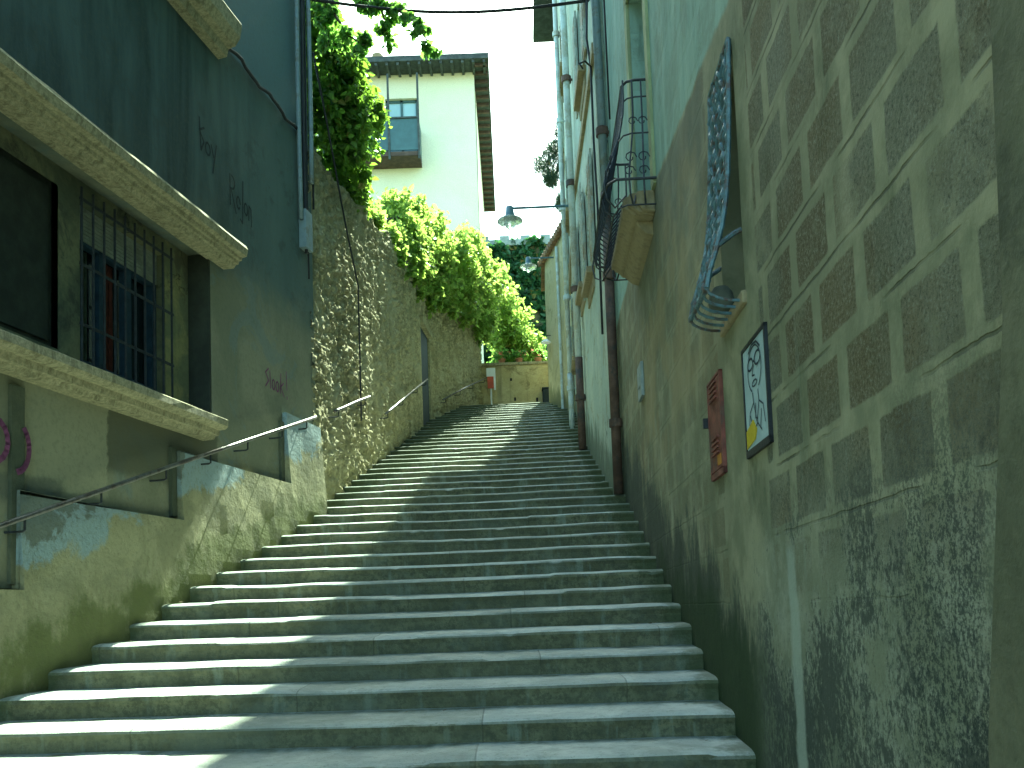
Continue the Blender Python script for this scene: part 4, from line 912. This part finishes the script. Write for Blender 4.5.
bl2 += [(-2.0 + .09 * (i % 4) + .11 * (y_ - 17), y_, 8.85 + .09 * (y_ - 17) - .12 * (i % 3), .1, .12, .3 + .1 * (i % 2)) for i, y_ in enumerate(np.arange(16.2, 21.5, .45))]
leaves('foliage', 14000, bl2, .12, m_vineb, v2, 3, .3, .5)
v3 = empty('climbing_vine', (-.5, 22.5, 9), 'bright vine mass spilling over the far end of the rubble wall', 'vine')
stem([(-1.7, 22.8, 8.6), (-1.5, 22.9, 9.8), (-1.2, 23.2, 10.5)], .07, v3, 'trunk')
leaves('foliage', 15000, [(-1.25, 21.8, 10.5, .65, .8, .95), (-.95, 23, 10.8, .7, .8, 1.1), (-.6, 24.3, 11.1, .65, .9, 1.1), (-.2, 25.9, 10.9, .65, .7, 1.2), (.2, 26.4, 10.2, .75, .7, 1.0), (-1.0, 22.6, 9.75, .35, .9, .5), (-.65, 24.4, 10.0, .4, .8, .6), (.6, 26.6, 9.7, .65, .5, .8), (.95, 26.8, 9.3, .5, .5, .5)], .13, m_vineb, v3, 4, .3, .5)
v4 = empty('garden_shrub', (.7, 27.2, 8.4), 'bright green shrub behind the pots of the end wall', 'shrub')
stem([(.7, 27.2, 8.2), (.7, 27.2, 9), (.6, 27, 9.6)], .06, v4, 'trunk')
leaves('foliage', 5000, [(.2, 26.9, 9.5, .6, .6, .7), (.9, 27.1, 9.3, .65, .6, .6), (1.4, 27.3, 9.2, .5, .5, .6)], .14, m_fig, v4, 6, .3, .3)
# tree over the left terrace with hanging branches
tr = empty('overhanging_tree', (-3.6, 12.6, 8.6), 'broad-leaved tree above the left wall, branch tips hanging into the sky', 'tree')
stem([(-3.6, 12.6, 8.4), (-3.5, 12.5, 10.2), (-3.2, 12.3, 11.6), (-2.6, 12, 12)], .14, tr, 'trunk')
br = [[(-3.2, 12.3, 11.6), (-2.4, 11.6, 10.7), (-1.75, 11.3, 10.0), (-1.35, 11.15, 9.75), (-1.05, 11.05, 9.45), (-.85, 11, 9.1)], [(-3.0, 12.2, 11.8), (-2.4, 11.6, 10.5), (-2.15, 11.4, 9.8), (-1.95, 11.3, 9.45), (-1.75, 11.2, 9.25)], [(-2.8, 12.2, 11.7), (-2.3, 11.8, 10.6), (-2.35, 11.5, 9.9), (-2.25, 11.4, 9.4)], [(-1.75, 11.3, 10.0), (-1.5, 11.2, 9.75), (-1.42, 11.2, 9.4)]]
for b in br: stem(b, .03, tr, 'branch')
bb = [(q[0], q[1], q[2], .14, .14, .16) for b in br for a0, a1 in zip(b[:-1], b[1:]) for q in (a1, tuple((x + y) / 2 for x, y in zip(a0, a1)))]
leaves('crown', 2400, bb, .085, m_fig, tr, 8, .2, .8)
leaves('crown', 3500, [(-3.0, 12.6, 12.2, 1.0, 1.0, .7), (-3.4, 12.8, 11.0, .7, .8, .9)], .11, m_fig, tr, 9, .3, .5)
pn = empty('pine_tree', (5.2, 42, 8), 'pine tree showing its tufts beside the pale house', 'tree')
stem([(5.2, 42, 8), (5.1, 42, 16), (4.8, 42, 22), (4.4, 42, 26)], .3, pn, 'trunk')
for b in ([(4.9, 42, 21), (3.6, 42, 22.4), (2.4, 42, 23.6)], [(4.7, 42, 23), (3.6, 42, 24.4), (2.9, 42, 25.3)], [(5, 42, 20), (4, 42, 21), (3.0, 42, 21.6)]): stem(b, .1, pn, 'branch')
def needles(n, blobs, seed):
    rng = np.random.default_rng(seed); mbx = MB()
    for b in blobs:
        for i in range(n):
            c = rng.normal(size=3); c /= np.linalg.norm(c); c *= rng.random() ** .4; P = Vector((b[0] + c[0] * b[3], b[1] + c[1] * b[3], b[2] + c[2] * b[4]))
            for k in range(5):
                d = Vector(rng.normal(size=3) + np.array([0, 0, .4])).normalized() * .32; s = d.orthogonal().normalized() * .022; mbx.add([P - s, P + s, P + d], [(0, 1, 2)])
    return mbx.build('crown', m_pine, pn, normals=False)
needles(260, [(2.3, 42, 23.7, .6, .55), (2.9, 42, 24.4, .6, .5), (3.4, 42, 25.4, .6, .5), (2.6, 42, 22.9, .4, .4), (3.3, 42, 23.4, .5, .4), (3.1, 42, 21.7, .35, .5), (4.3, 42, 26.3, 1, .6), (4.6, 42, 24, 1, .8)], 3)
